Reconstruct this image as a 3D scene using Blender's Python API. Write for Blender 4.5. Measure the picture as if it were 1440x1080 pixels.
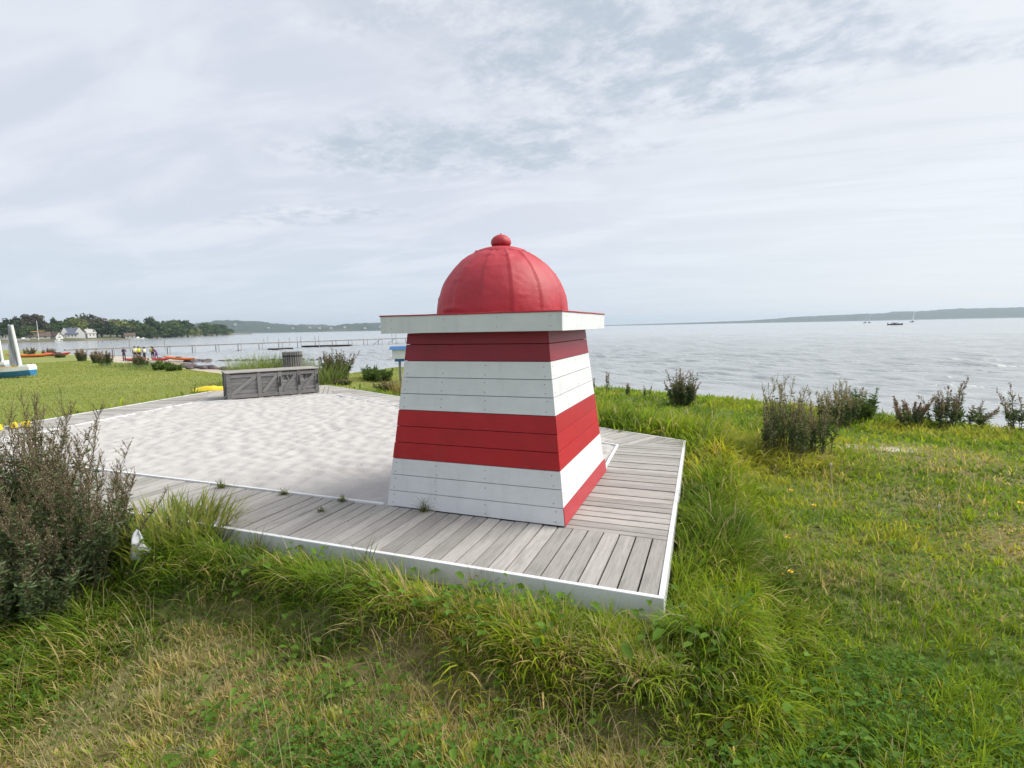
import bpy, bmesh, math, random
import numpy as np
from mathutils import Vector, Matrix
from mathutils.noise import noise as mnoise

for o in list(bpy.data.objects):
    bpy.data.objects.remove(o)
scene = bpy.context.scene
COL = scene.collection
random.seed(4)

# ------------------------------------------------------------------ camera
CAM = (0.27016, -2.93394, 1.53392)
cd = bpy.data.cameras.new('camera')
cam = bpy.data.objects.new('camera', cd); COL.objects.link(cam)
R_ = (0.9332509558630333, 0.3586835900501842, -0.019716379217439958)
U_ = (-0.020333250843160417, 0.10754313650157724, 0.9939924711493304)
F_ = (-0.35864914929619396, 0.9272435257364241, -0.10765793834642134)
cam.matrix_world = Matrix(((R_[0], U_[0], -F_[0], CAM[0]), (R_[1], U_[1], -F_[1], CAM[1]),
                           (R_[2], U_[2], -F_[2], CAM[2]), (0, 0, 0, 1)))
cd.sensor_width = 36.0; cd.lens = 738.08 / 1440 * 36
cd.clip_start = 0.05; cd.clip_end = 20000
scene.camera = cam

# ------------------------------------------------------------------ light and exposure
SUN_AZ = math.atan2(0.86, 0.50)        # from +Y towards +X
SUN_EL = math.radians(44)
W = bpy.data.worlds.new('World'); scene.world = W; W.use_nodes = True
nt = W.node_tree; nt.nodes.clear()
def N(tree, kind, **kw):
    n = tree.nodes.new(kind)
    for k, v in kw.items():
        if k.startswith('i_'):
            key = k[2:]
            n.inputs[int(key) if key.isdigit() else key.replace('_', ' ')].default_value = v
        else:
            setattr(n, k, v)
    return n
def L(tree, a, b): tree.links.new(a, b)
def math_(tree, op, a, b=None, c=None, clamp=False):
    n = tree.nodes.new('ShaderNodeMath'); n.operation = op; n.use_clamp = clamp
    for k, v in enumerate((a, b, c)):
        if v is None: continue
        if isinstance(v, (int, float)): n.inputs[k].default_value = v
        else: tree.links.new(v, n.inputs[k])
    return n.outputs[0]
def mixc(tree, fac, a, b, blend='MIX'):
    n = tree.nodes.new('ShaderNodeMix'); n.data_type = 'RGBA'; n.blend_type = blend
    for sock, v in ((n.inputs[0], fac), (n.inputs[6], a), (n.inputs[7], b)):
        if isinstance(v, (int, float)): sock.default_value = v
        elif isinstance(v, (tuple, list)): sock.default_value = tuple(v) + ((1,) if len(v) == 3 else ())
        else: tree.links.new(v, sock)
    return n.outputs[2]
def ramp(tree, fac, stops):
    n = tree.nodes.new('ShaderNodeValToRGB')
    el = n.color_ramp.elements
    while len(el) < len(stops): el.new(0.5)
    for e, (p, c) in zip(el, stops):
        e.position = p; e.color = (c, c, c, 1) if isinstance(c, (int, float)) else tuple(c) + (1,)
    if fac is not None: tree.links.new(fac, n.inputs[0])
    return n.outputs[0]
def mrange(tree, v, a, b, c=0.0, d=1.0, smooth=True):
    n = tree.nodes.new('ShaderNodeMapRange')
    if smooth: n.interpolation_type = 'SMOOTHSTEP'
    for k, q in zip((1, 2, 3, 4), (a, b, c, d)): n.inputs[k].default_value = q
    tree.links.new(v, n.inputs[0]); return n.outputs[0]

def build_world(t):
    tc = N(t, 'ShaderNodeTexCoord'); sep = N(t, 'ShaderNodeSeparateXYZ'); L(t, tc.outputs['Generated'], sep.inputs[0])
    zc = math_(t, 'MAXIMUM', sep.outputs[2], 0.0)
    den = math_(t, 'ADD', zc, 0.10)
    px = math_(t, 'DIVIDE', sep.outputs[0], den); py = math_(t, 'DIVIDE', sep.outputs[1], den)
    cmb = N(t, 'ShaderNodeCombineXYZ'); L(t, px, cmb.inputs[0]); L(t, py, cmb.inputs[1])
    P = cmb.outputs[0]
    def mapped(rot, scale, loc=(0, 0, 0)):
        m = N(t, 'ShaderNodeMapping'); L(t, P, m.inputs[0])
        m.inputs[1].default_value = loc; m.inputs[2].default_value = (0, 0, rot); m.inputs[3].default_value = scale
        return m.outputs[0]
    def noise(vec, scale, detail=6, rough=.55, dist=0.0):
        n = N(t, 'ShaderNodeTexNoise'); L(t, vec, n.inputs['Vector'])
        n.inputs['Scale'].default_value = scale; n.inputs['Detail'].default_value = detail
        n.inputs['Roughness'].default_value = rough; n.inputs['Distortion'].default_value = dist
        return n.outputs[0]
    # veil of high cloud, streaky, brighter towards the sun
    sundir = (math.sin(SUN_AZ) * math.cos(SUN_EL), math.cos(SUN_AZ) * math.cos(SUN_EL), math.sin(SUN_EL))
    dt = N(t, 'ShaderNodeVectorMath', operation='DOT_PRODUCT'); L(t, tc.outputs['Generated'], dt.inputs[0]); dt.inputs[1].default_value = sundir
    glow = mrange(t, dt.outputs['Value'], 0.05, 0.92)
    streak = noise(mapped(0.45, (0.7, 1.7, 1)), 1.2, 8, .58, .6)
    base = mixc(t, glow, (0.445, 0.472, 0.530), (0.555, 0.562, 0.570))
    streakf = mrange(t, streak, .40, .66)
    base = mixc(t, math_(t, 'MULTIPLY', streakf, .65), base, (0.575, 0.59, 0.62))
    wisp = noise(mapped(0.40, (0.6, 5.0, 1)), 1.5, 9, .62, .5)
    base = mixc(t, math_(t, 'MULTIPLY', math_(t, 'MULTIPLY', mrange(t, wisp, .48, .66), mrange(t, glow, .25, .8)), .45), base, (0.45, 0.475, 0.505))
    # thin broken layer: patches with ragged edges and small puffs
    edge = noise(mapped(0.3, (1, 1.2, 1)), 3.4, 8, .64, .25)
    fine = noise(mapped(0.5, (1.0, 1.1, 1)), 6.0, 11, .68, .15)
    def patch(cx, cy_, sx, sy, amp):
        m = N(t, 'ShaderNodeMapping'); L(t, P, m.inputs[0]); m.vector_type = 'TEXTURE'
        m.inputs[1].default_value = (cx, cy_, 0); m.inputs[2].default_value = (0, 0, .35); m.inputs[3].default_value = (sx, sy, 1)
        ln = N(t, 'ShaderNodeVectorMath', operation='LENGTH'); L(t, m.outputs[0], ln.inputs[0])
        return math_(t, 'MULTIPLY', mrange(t, math_(t, 'ADD', ln.outputs['Value'], math_(t, 'MULTIPLY', edge, 1.5)), 1.95, 1.15), amp)
    mott = None
    for q in ((-.15, 1.70, .80, .50, 1.), (-1.0, 2.1, .80, .36, .95), (.55, 1.95, .55, .10, .7), (-2.2, 2.5, .6, .22, .55), (-.75, 1.2, .35, .25, .6), (1.9, 1.2, .8, .5, .8), (.4, -1.4, 1.0, .7, .8), (-2.6, -.4, .9, .5, .7)):
        v = patch(*q); mott = v if mott is None else math_(t, 'MAXIMUM', mott, v)
    thin = mrange(t, fine, .33, .62)
    gap = math_(t, 'MULTIPLY', mott, math_(t, 'ADD', math_(t, 'MULTIPLY', thin, .85), .15))
    base = mixc(t, math_(t, 'MULTIPLY', gap, 1.0, clamp=True), base, (0.345, 0.388, 0.440))
    rim = math_(t, 'MULTIPLY', math_(t, 'MULTIPLY', mott, math_(t, 'SUBTRACT', 1.0, mott)), math_(t, 'SUBTRACT', 1.0, thin))
    base = mixc(t, math_(t, 'MULTIPLY', rim, 1.6, clamp=True), base, (0.60, 0.615, 0.64))
    low = mrange(t, sep.outputs[2], .20, .0)
    lowc = mixc(t, glow, (0.41, 0.47, 0.545), (0.56, 0.57, 0.58))
    base = mixc(t, math_(t, 'MULTIPLY', low, .80), base, lowc)
    sky = N(t, 'ShaderNodeTexSky', sky_type='NISHITA'); sky.sun_disc = False
    sky.sun_elevation = SUN_EL; sky.sun_rotation = SUN_AZ
    b1 = N(t, 'ShaderNodeBackground'); L(t, sky.outputs[0], b1.inputs[0]); b1.inputs[1].default_value = 0.10
    b2 = N(t, 'ShaderNodeBackground'); L(t, base, b2.inputs[0]); b2.inputs[1].default_value = 1.0
    mx = N(t, 'ShaderNodeMixShader'); mx.inputs[0].default_value = 0.90
    L(t, b1.outputs[0], mx.inputs[1]); L(t, b2.outputs[0], mx.inputs[2])
    out = N(t, 'ShaderNodeOutputWorld'); L(t, mx.outputs[0], out.inputs[0])
SKY_LOC = (0.35, -0.1, 0); HAZE = 1.8e-4
build_world(nt)

sl = bpy.data.lights.new('sun', 'SUN'); sl.energy = 3.0; sl.angle = math.radians(42); sl.color = (1.0, 0.955, 0.88)
sun = bpy.data.objects.new('sun', sl); COL.objects.link(sun)
sd_ = Vector((math.sin(SUN_AZ) * math.cos(SUN_EL), math.cos(SUN_AZ) * math.cos(SUN_EL), math.sin(SUN_EL)))
sun.rotation_euler = sd_.to_track_quat('Z', 'Y').to_euler(); sun.location = (20, 20, 30)

vs = scene.view_settings
vs.view_transform = 'Standard'; vs.look = 'None'; vs.exposure = 0.68; vs.gamma = 1.0
scene.display_settings.display_device = 'sRGB'
try: vs.use_curve_mapping = False
except Exception: pass
cy = scene.cycles
cy.max_bounces = 8; cy.diffuse_bounces = 3; cy.glossy_bounces = 3; cy.transmission_bounces = 4
cy.volume_bounces = 0; cy.transparent_max_bounces = 8
cy.use_denoising = True
cy.caustics_reflective = False; cy.caustics_refractive = False

# ------------------------------------------------------------------ tagging and object helpers
def tag(o, label=None, cat=None, group=None, kind=None):
    if label: o['label'] = label
    if cat: o['category'] = cat
    if group: o['group'] = group
    if kind: o['kind'] = kind
    return o
def empty(name, loc, label=None, cat=None, group=None, rz=0.0):
    o = bpy.data.objects.new(name, None); COL.objects.link(o)
    o.location = loc; o.rotation_euler = (0, 0, rz); o.empty_display_size = .1
    return tag(o, label, cat, group)
def children(o): return [c for c in bpy.data.objects if c.parent == o]
def copy_tree(o, parent=None):
    c = o.copy(); COL.objects.link(c); c.parent = parent
    for ch in children(o): copy_tree(ch, c)
    return c

class MB:
    """collects polygons (with uv, a per-face random and a material index) into ONE mesh object"""
    def __init__(s): s.v = []; s.f = []; s.m = []; s.uv = []; s.r = []
    def poly(s, pts, uv=None, m=0, r=None):
        b = len(s.v); s.v += [tuple(p) for p in pts]
        s.f.append(tuple(range(b, b + len(pts)))); s.m.append(m)
        s.uv += uv if uv else [(0, 0)] * len(pts); s.r.append(random.random() if r is None else r)
    def mesh(s, V, F, m=0, r=None, uvf=None):
        b = len(s.v); s.v += [tuple(p) for p in V]
        r = random.random() if r is None else r
        for f in F:
            s.f.append(tuple(b + i for i in f)); s.m.append(m); s.r.append(r)
            s.uv += [uvf(V[i]) if uvf else (0, 0) for i in f]
    def prism(s, bot, top, m=0, r=None, U=None):
        """bot/top: matching rings of points, bot counter-clockwise seen from top"""
        n = len(bot); V = [Vector(p) for p in bot] + [Vector(p) for p in top]
        F = [tuple(range(n - 1, -1, -1)), tuple(range(n, 2 * n))] + [(i, (i + 1) % n, n + (i + 1) % n, n + i) for i in range(n)]
        r = random.random() if r is None else r
        c = V[0]; U = Vector(U).normalized() if U is not None else (V[1] - V[0]).normalized()
        Wv = (V[n] - V[0]).normalized(); Vv = Wv.cross(U)
        s.mesh(V, F, m, r, lambda p: ((p - c).dot(U) + r * 31.0, (p - c).dot(Vv) + (p - c).dot(Wv) + r * 17.0))
    def box(s, c, d, rz=0.0, m=0, r=None, grain=None, M=None):
        """c centre, d full sizes, turned about z; grain 0/1/2 = axis of the wood"""
        x, y, z = d[0] / 2, d[1] / 2, d[2] / 2
        ca, sa = math.cos(rz), math.sin(rz)
        def T(a, b, h):
            if M is not None: return Vector(c) + M @ Vector((a, b, h))
            return Vector((c[0] + a * ca - b * sa, c[1] + a * sa + b * ca, c[2] + h))
        ring = [(-x, -y), (x, -y), (x, y), (-x, y)]
        if grain is None: grain = max(range(3), key=lambda i: d[i])
        e = [T(1, 0, 0) - T(0, 0, 0), T(0, 1, 0) - T(0, 0, 0), T(0, 0, 1) - T(0, 0, 0)][grain]
        s.prism([T(a, b, -z) for a, b in ring], [T(a, b, z) for a, b in ring], m, r, e)
    def tube(s, pts, rad, n=6, m=0, r=None, cap=True):
        pts = [Vector(p) for p in pts]; k = len(pts)
        rad = [rad] * k if isinstance(rad, (int, float)) else rad
        V = []; F = []; prev = None
        for i, p in enumerate(pts):
            d = (pts[min(i + 1, k - 1)] - pts[max(i - 1, 0)]).normalized()
            a = prev if prev is not None else Vector((0, 0, 1)) if abs(d.z) < .9 else Vector((1, 0, 0))
            u = (a - d * a.dot(d)).normalized(); w = d.cross(u); prev = u
            for j in range(n):
                t = 2 * math.pi * j / n
                V.append(p + (u * math.cos(t) + w * math.sin(t)) * rad[i])
        for i in range(k - 1):
            for j in range(n):
                F.append((i * n + j, i * n + (j + 1) % n, (i + 1) * n + (j + 1) % n, (i + 1) * n + j))
        if cap: F.append(tuple(range(n - 1, -1, -1))); F.append(tuple((k - 1) * n + j for j in range(n)))
        s.mesh(V, F, m, r, lambda p: (p.z, p.x + p.y))
    def lathe(s, prof, c=(0, 0, 0), n=24, m=0, r=None):
        V = []; F = []; k = len(prof)
        for rr, z in prof:
            for j in range(n):
                t = 2 * math.pi * j / n; V.append(Vector((c[0] + rr * math.cos(t), c[1] + rr * math.sin(t), c[2] + z)))
        for i in range(k - 1):
            for j in range(n): F.append((i * n + j, i * n + (j + 1) % n, (i + 1) * n + (j + 1) % n, (i + 1) * n + j))
        F.append(tuple(range(n - 1, -1, -1))); F.append(tuple((k - 1) * n + j for j in range(n)))
        s.mesh(V, F, m, r)
    def build(s, name, mats, parent=None, smooth=False, bevel=0.0, world=True, **tags):
        me = bpy.data.meshes.new(name)
        V = s.v
        if parent is not None and world:
            off = Vector((0, 0, 0)); q = parent
            while q is not None: off += Vector(q.location); q = q.parent
            V = [(p[0] - off.x, p[1] - off.y, p[2] - off.z) for p in s.v]
        me.from_pydata([tuple(p) for p in V], [], s.f)
        ul = me.uv_layers.new(name='UVMap'); ul.data.foreach_set('uv', np.array(s.uv, 'f').ravel())
        at = me.attributes.new('rnd', 'FLOAT', 'FACE'); at.data.foreach_set('value', np.array(s.r, 'f'))
        me.polygons.foreach_set('material_index', s.m)
        if smooth: me.polygons.foreach_set('use_smooth', [True] * len(s.f))
        for mt in (mats if isinstance(mats, (list, tuple)) else [mats]): me.materials.append(mt)
        me.update()
        o = bpy.data.objects.new(name, me); COL.objects.link(o)
        if parent is not None: o.parent = parent
        if bevel > 0:
            b = o.modifiers.new('bevel', 'BEVEL'); b.width = bevel; b.segments = 2; b.limit_method = 'ANGLE'
            b.angle_limit = math.radians(40)
        return tag(o, **tags)

def np_mesh(name, V, loops, counts, mats, col=None, smooth=False, parent=None, matidx=None, uv=None):
    """fast mesh from numpy arrays; col is a per-point colour attribute"""
    me = bpy.data.meshes.new(name)
    V = np.asarray(V, np.float32); loops = np.asarray(loops, np.int32).ravel(); counts = np.asarray(counts, np.int32)
    me.vertices.add(len(V)); me.vertices.foreach_set('co', V.ravel())
    me.loops.add(len(loops)); me.loops.foreach_set('vertex_index', loops)
    me.polygons.add(len(counts))
    st = np.zeros(len(counts), np.int32); st[1:] = np.cumsum(counts)[:-1]
    me.polygons.foreach_set('loop_start', st); me.polygons.foreach_set('loop_total', counts)
    if smooth: me.polygons.foreach_set('use_smooth', np.ones(len(counts), bool))
    if matidx is not None: me.polygons.foreach_set('material_index', matidx)
    if col is not None:
        a = me.attributes.new('col', 'FLOAT_COLOR', 'POINT')
        c4 = np.ones((len(V), 4), np.float32); c4[:, :3] = col; a.data.foreach_set('color', c4.ravel())
    me.update(calc_edges=True)
    for m in (mats if isinstance(mats, (list, tuple)) else [mats]): me.materials.append(m)
    o = bpy.data.objects.new(name, me); COL.objects.link(o)
    if parent is not None: o.parent = parent
    return o
def grid_mesh(name, X, Y, Z, mat, col=None, keep=None, smooth=True):
    ny, nx = X.shape
    idx = np.arange(nx * ny).reshape(ny, nx)
    q = np.stack([idx[:-1, :-1], idx[:-1, 1:], idx[1:, 1:], idx[1:, :-1]], -1).reshape(-1, 4)
    if keep is not None:
        q = q[keep[:-1, :-1].ravel() & keep[:-1, 1:].ravel() & keep[1:, 1:].ravel() & keep[1:, :-1].ravel()]
    V = np.stack([X, Y, Z], -1).reshape(-1, 3)
    used = np.unique(q); remap = np.zeros(len(V), int); remap[used] = np.arange(len(used))
    return np_mesh(name, V[used], remap[q], np.full(len(q), 4), mat, None if col is None else col.reshape(-1, 3)[used], smooth)

# ------------------------------------------------------------------ materials
def new_mat(name):
    m = bpy.data.materials.new(name); m.use_nodes = True
    t = m.node_tree; t.nodes.clear()
    out = N(t, 'ShaderNodeOutputMaterial'); b = N(t, 'ShaderNodeBsdfPrincipled')
    L(t, b.outputs[0], out.inputs[0])
    return m, t, b, out
def noise_(t, vec, scale, detail=4, rough=.55, dist=0.):
    n = N(t, 'ShaderNodeTexNoise'); L(t, vec, n.inputs['Vector'])
    n.inputs['Scale'].default_value = scale; n.inputs['Detail'].default_value = detail
    n.inputs['Roughness'].default_value = rough; n.inputs['Distortion'].default_value = dist
    return n.outputs[0]
def bump_(t, b, h, strength=.3, dist=.01):
    n = N(t, 'ShaderNodeBump'); n.inputs['Strength'].default_value = strength; n.inputs['Distance'].default_value = dist
    L(t, h, n.inputs['Height']); L(t, n.outputs[0], b.inputs['Normal']); return n
def mapping(t, vec, scale=(1, 1, 1), rot=(0, 0, 0)):
    m = N(t, 'ShaderNodeMapping'); L(t, vec, m.inputs[0]); m.inputs[3].default_value = scale; m.inputs[2].default_value = rot
    return m.outputs[0]
def simple(name, c1, c2=None, rough=.6, scale=6., bump=0., bscale=40., spec=.4, metal=0.):
    m, t, b, o = new_mat(name)
    tc = N(t, 'ShaderNodeTexCoord').outputs['Object']
    c2 = c2 or tuple(x * .75 for x in c1)
    col = mixc(t, ramp(t, noise_(t, tc, scale, 5, .6), [(.32, 0.), (.68, 1.)]), c1, c2)
    L(t, col, b.inputs['Base Color']); b.inputs['Roughness'].default_value = rough
    b.inputs['Specular IOR Level'].default_value = spec; b.inputs['Metallic'].default_value = metal
    if bump: bump_(t, b, noise_(t, tc, bscale, 4), bump, .004)
    return m
def wood(name, c1, c2, dark, rough=.85, rndamt=.35, sand=0., bump=.5):
    """weathered boards: grain along u, a shade of its own per board"""
    m, t, b, o = new_mat(name)
    uv = N(t, 'ShaderNodeTexCoord').outputs['UV']
    g1 = noise_(t, mapping(t, uv, (1.6, 26, 1)), 1.6, 7, .62, .4)
    g2 = noise_(t, mapping(t, uv, (5, 130, 1)), 1.3, 4, .6)
    st = noise_(t, mapping(t, uv, (1.3, 4, 1)), 2.2, 5, .6)
    rnd = N(t, 'ShaderNodeAttribute', attribute_name='rnd').outputs['Fac']
    col = mixc(t, ramp(t, g1, [(.34, 0.), (.66, 1.)]), c1, c2)
    col = mixc(t, math_(t, 'MULTIPLY', ramp(t, g2, [(.50, 0.), (.72, 1.)]), .55), col, dark)
    col = mixc(t, math_(t, 'MULTIPLY', ramp(t, st, [(.52, 0.), (.75, 1.)]), .45), col, dark)
    v = math_(t, 'ADD', math_(t, 'MULTIPLY', rnd, rndamt), 1.0 - rndamt * .5)
    hs = N(t, 'ShaderNodeHueSaturation'); L(t, col, hs.inputs['Color']); L(t, v, hs.inputs['Value'])
    col = hs.outputs[0]
    if sand > 0:
        ob = N(t, 'ShaderNodeTexCoord').outputs['Object']
        sn = noise_(t, ob, 2.3, 6, .65)
        sm = ramp(t, math_(t, 'ADD', sn, math_(t, 'MULTIPLY', noise_(t, ob, 60, 3), .18)), [(.62 - sand * .3, 0.), (.74 - sand * .3, 1.)])
        col = mixc(t, math_(t, 'MULTIPLY', sm, .75), col, (.56, .53, .49))
    L(t, col, b.inputs['Base Color']); b.inputs['Roughness'].default_value = rough
    b.inputs['Specular IOR Level'].default_value = .25
    bump_(t, b, math_(t, 'ADD', g1, math_(t, 'MULTIPLY', g2, .6)), bump, .004)
    return m
def paint(name, c1, c2, rough=.42, wear=None, wearamt=.2):
    """painted boards: faint grain, streaks and small chips"""
    m, t, b, o = new_mat(name)
    uv = N(t, 'ShaderNodeTexCoord').outputs['UV']; ob = N(t, 'ShaderNodeTexCoord').outputs['Object']
    g1 = noise_(t, mapping(t, uv, (2, 42, 1)), 1.6, 6, .6, .3)
    st = noise_(t, ob, 5.5, 6, .65)
    rnd = N(t, 'ShaderNodeAttribute', attribute_name='rnd').outputs['Fac']
    col = mixc(t, ramp(t, st, [(.35, 0.), (.7, 1.)]), c1, c2)
    v = math_(t, 'ADD', math_(t, 'MULTIPLY', rnd, .10), .95)
    hs = N(t, 'ShaderNodeHueSaturation'); L(t, col, hs.inputs['Color']); L(t, v, hs.inputs['Value']); col = hs.outputs[0]
    if wear:
        ch = noise_(t, mapping(t, uv, (3, 14, 1)), 3.0, 8, .7)
        col = mixc(t, math_(t, 'MULTIPLY', ramp(t, ch, [(.66, 0.), (.72, 1.)]), wearamt), col, wear)
        dp_ = noise_(t, mapping(t, ob, (11, 11, 1.1)), 1.0, 5, .6)
        col = mixc(t, math_(t, 'MULTIPLY', ramp(t, dp_, [(.54, 0.), (.78, 1.)]), wearamt * .55), col, tuple(.55 * c for c in wear))
        gr = noise_(t, mapping(t, uv, (1.2, 60, 1)), 1.0, 3, .5)
        col = mixc(t, math_(t, 'MULTIPLY', ramp(t, gr, [(.5, 0.), (.8, 1.)]), wearamt * .35), col, wear)
    L(t, col, b.inputs['Base Color']); b.inputs['Roughness'].default_value = rough
    b.inputs['Specular IOR Level'].default_value = .45
    bump_(t, b, math_(t, 'ADD', g1, math_(t, 'MULTIPLY', noise_(t, ob, 70, 3), .4)), .22, .003)
    return m
def leafmat(name, trans=.35, rough=.55, vary=.25):
    m, t, b, o = new_mat(name)
    a = N(t, 'ShaderNodeAttribute', attribute_name='col').outputs['Color']
    L(t, a, b.inputs['Base Color']); b.inputs['Roughness'].default_value = rough
    b.inputs['Specular IOR Level'].default_value = .06
    tr = N(t, 'ShaderNodeBsdfTranslucent')
    br = mixc(t, 1.0, a, (1.25, 1.2, .7), 'MULTIPLY'); L(t, br, tr.inputs[0])
    mx = N(t, 'ShaderNodeMixShader'); mx.inputs[0].default_value = trans
    L(t, b.outputs[0], mx.inputs[1]); L(t, tr.outputs[0], mx.inputs[2]); L(t, mx.outputs[0], o.inputs[0])
    return m

M = {}
M['white'] = paint('white paint', (.70, .715, .735), (.64, .652, .668), .5, (.36, .35, .33), .26)
M['red'] = paint('red paint', (.42, .006, .012), (.35, .005, .010), .5, (.46, .10, .10), .34)
M['shaded_maroon'] = paint('maroon paint', (.29, .009, .024), (.23, .008, .020), .45, (.34, .08, .10), .35)  # older, purplish paint, with the shade under the cap put into its colour
M['faded_red'] = paint('faded red paint', (.46, .03, .045), (.40, .028, .04), .38, (.52, .22, .22), .5)
M['deck'] = wood('weathered decking', (.395, .378, .355), (.30, .287, .27), (.145, .136, .125), rndamt=.36, sand=.0)
M['crate'] = wood('weathered crate wood', (.25, .245, .24), (.17, .165, .16), (.07, .068, .066), rndamt=.35, bump=.7)
M['jetty'] = wood('bleached jetty wood', (.40, .39, .38), (.33, .32, .31), (.24, .23, .22))
M['pier'] = wood('pier wood', (.22, .20, .18), (.16, .15, .14), (.10, .09, .08))
M['dark'] = simple('dark inside', (.03, .028, .026), rough=.9)
M['screw'] = simple('screw steel', (.20, .20, .20), rough=.45, metal=.6)
M['iron'] = simple('black iron', (.03, .03, .032), rough=.5)
M['blue_paint'] = simple('blue paint', (.03, .12, .30), (.04, .16, .36), .4)
M['white_plain'] = simple('white gelcoat', (.78, .79, .78), (.70, .71, .70), .35)
M['grass'] = leafmat('grass blades', .45, .65)
M['leaf'] = leafmat('plant leaves', .30, .55)
M['crown'] = leafmat('tree leaves', .25, .6)
M['bark'] = simple('bark', (.10, .08, .06), (.06, .05, .04), .9)
M['stem'] = simple('plant stems', (.10, .075, .045), (.07, .06, .035), .8)
import numpy as np
SEA = -1.6
DECK = np.array([(0,0),(-.09,4.2),(-9.9,8.9),(-12.15,7.1),(-11.15,2.4),(-10.5,0.0)])
SHORE = np.array([(150,-70),(60,-16),(25,5.5),(8.41,15.7),(4.82,18.1),(1.5,19.5),(-4.2,21.6),(-18.7,28.6),(-25,29.6),(-37,29.6),(-42.3,31),(-60,42),(-75,47),(-104,54.5),(-200,78),(-420,130)],float)
def sstep(a,b,x):
    t=np.clip((x-a)/(b-a),0,1); return t*t*(3-2*t)
def seg_dist(x,y,a,b):
    ax,ay=a; bx,by=b; dx,dy=bx-ax,by-ay
    t=np.clip(((x-ax)*dx+(y-ay)*dy)/(dx*dx+dy*dy),0,1)
    return np.hypot(x-ax-t*dx,y-ay-t*dy), (x-ax)*dy-(y-ay)*dx
def shore_d(x,y):
    """signed distance to the water line, positive on land"""
    best=np.full(np.shape(x),1e9); sg=np.ones(np.shape(x))
    for a,b in zip(SHORE[:-1],SHORE[1:]):
        d,c=seg_dist(x,y,a,b); m=d<best-1e-9
        best=np.where(m,d,best); sg=np.where(m,np.sign(c),sg)
    return best*-sg
def poly_d(x,y,poly=DECK):
    """signed distance to a counter-clockwise polygon, positive outside"""
    best=np.full(np.shape(x),1e9); ins=np.ones(np.shape(x),bool)
    n=len(poly)
    for i in range(n):
        d,c=seg_dist(x,y,poly[i],poly[(i+1)%n]); best=np.minimum(best,d); ins&=(c<0)
    return np.where(ins,-best,best)
def h2(ix,iy,s):
    v=np.sin(ix*127.1+iy*311.7+s*74.7)*43758.5453
    return v-np.floor(v)
def vnoise(x,y,s=0):
    ix=np.floor(x);iy=np.floor(y);fx=x-ix;fy=y-iy
    fx=fx*fx*(3-2*fx);fy=fy*fy*(3-2*fy)
    return (h2(ix,iy,s)*(1-fx)+h2(ix+1,iy,s)*fx)*(1-fy)+(h2(ix,iy+1,s)*(1-fx)+h2(ix+1,iy+1,s)*fx)*fy
def fbm(x,y,s=0,o=4):
    r=0;a=.5
    for k in range(o):
        r=r+a*vnoise(x*2**k,y*2**k,s+k*7);a*=.5
    return r/(1-.5**o)
def height(x,y):
    x=np.asarray(x,float);y=np.asarray(y,float)
    sd=shore_d(x,y)
    left=sstep(-6.5,-11,x)*sstep(-1.5,1.5,y)
    land=-0.29+0.23*left
    land=land-0.35*sstep(-20,-48,x)
    land=land-0.14*sstep(4,9,y)*sstep(-3,2,x)
    land=land+0.05*(fbm(x*.35,y*.35,3)-.5)+0.05*(fbm(x*1.6,y*1.6,5)-.5)*sstep(-9,-5,x)
    e=(x+22)*.4+(y-13)*.917
    land=np.maximum(land-1.2*sstep(0.0,6,e)*sstep(-12,-16,x),-1.42)
    dp=poly_d(x,y)
    land=land+(0.09+.12*sstep(.05,.34,dp))*sstep(.70,.52,dp+.35*(fbm(x*1.3,y*1.3,15)-.5))*sstep(-9.5,-8,x)
    land=land+0.16*np.exp(-(np.maximum(dp,0)/1.9)**2)*sstep(4.0,5.2,y+.3*x)*sstep(-7,-4,x)
    beach=SEA+0.10*sd
    w=sstep(3.2,9.0,sd)
    b=np.where(sd<0,SEA+0.12*np.maximum(sd,-30),np.minimum(beach,land))
    h=b*(1-w)+land*w
    return np.where(dp<-.02,-0.42,h)
# ------------------------------------------------------------------ ground (one sheet), sea, sand
RNG = np.random.default_rng(11)
def grown(a, b, c, d, s0, g):
    """coordinates: step s0 between b and c, growing by g out to a and d"""
    mid = list(np.arange(b, c + 1e-6, s0)); lo = [b]; s = s0
    while lo[-1] > a: s *= g; lo.append(lo[-1] - s)
    hi = [mid[-1]]; s = s0
    while hi[-1] < d: s *= g; hi.append(hi[-1] + s)
    return np.array(lo[:0:-1] + mid + hi[1:])
def mixv(a, b, w): return np.asarray(a) * (1 - w[..., None]) + np.asarray(b) * w[..., None]
DRY = [(-1.9, -1.15, .65, .95), (-1.2, -.78, .55, 1.0), (-2.5, -1.1, .7, .9), (-.2, -.75, .42, .85), (-2.3, -1.7, .8, .85), (-.9, -1.0, .40, .9), (1.6, 1.2, .5, .35), (2.2, 3.4, .7, .5),
       (2.75, 2.25, .55, 1.0), (1.75, 4.3, .75, .6), (3.2, 5.2, 1.1, .55), (1.1, 1.9, .4, .45), (.95, 1.2, .35, .5), (4.4, 4.2, .9, .5)]
def dryness(x, y):
    n = fbm(x * 2.1, y * 2.1, 21); r = np.zeros_like(n)
    for cx, cy_, s, a in DRY: r = np.maximum(r, a * np.exp(-((x - cx) ** 2 + (y - cy_) ** 2) / (2 * (s * .75) ** 2)))
    return np.clip(r * 1.2 + (n - .5) * .9 * np.clip(r * 3, .3, 1), 0, 1)
def bare(x, y):
    n = fbm(x * 3.3, y * 3.3, 31)
    a = np.exp(-(((x - 2.6) / .65) ** 2 + ((y - 5.95) / .38) ** 2))
    return np.clip(sstep(.40, .95, a + (n - .5) * 1.3), 0, 1)
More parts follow.
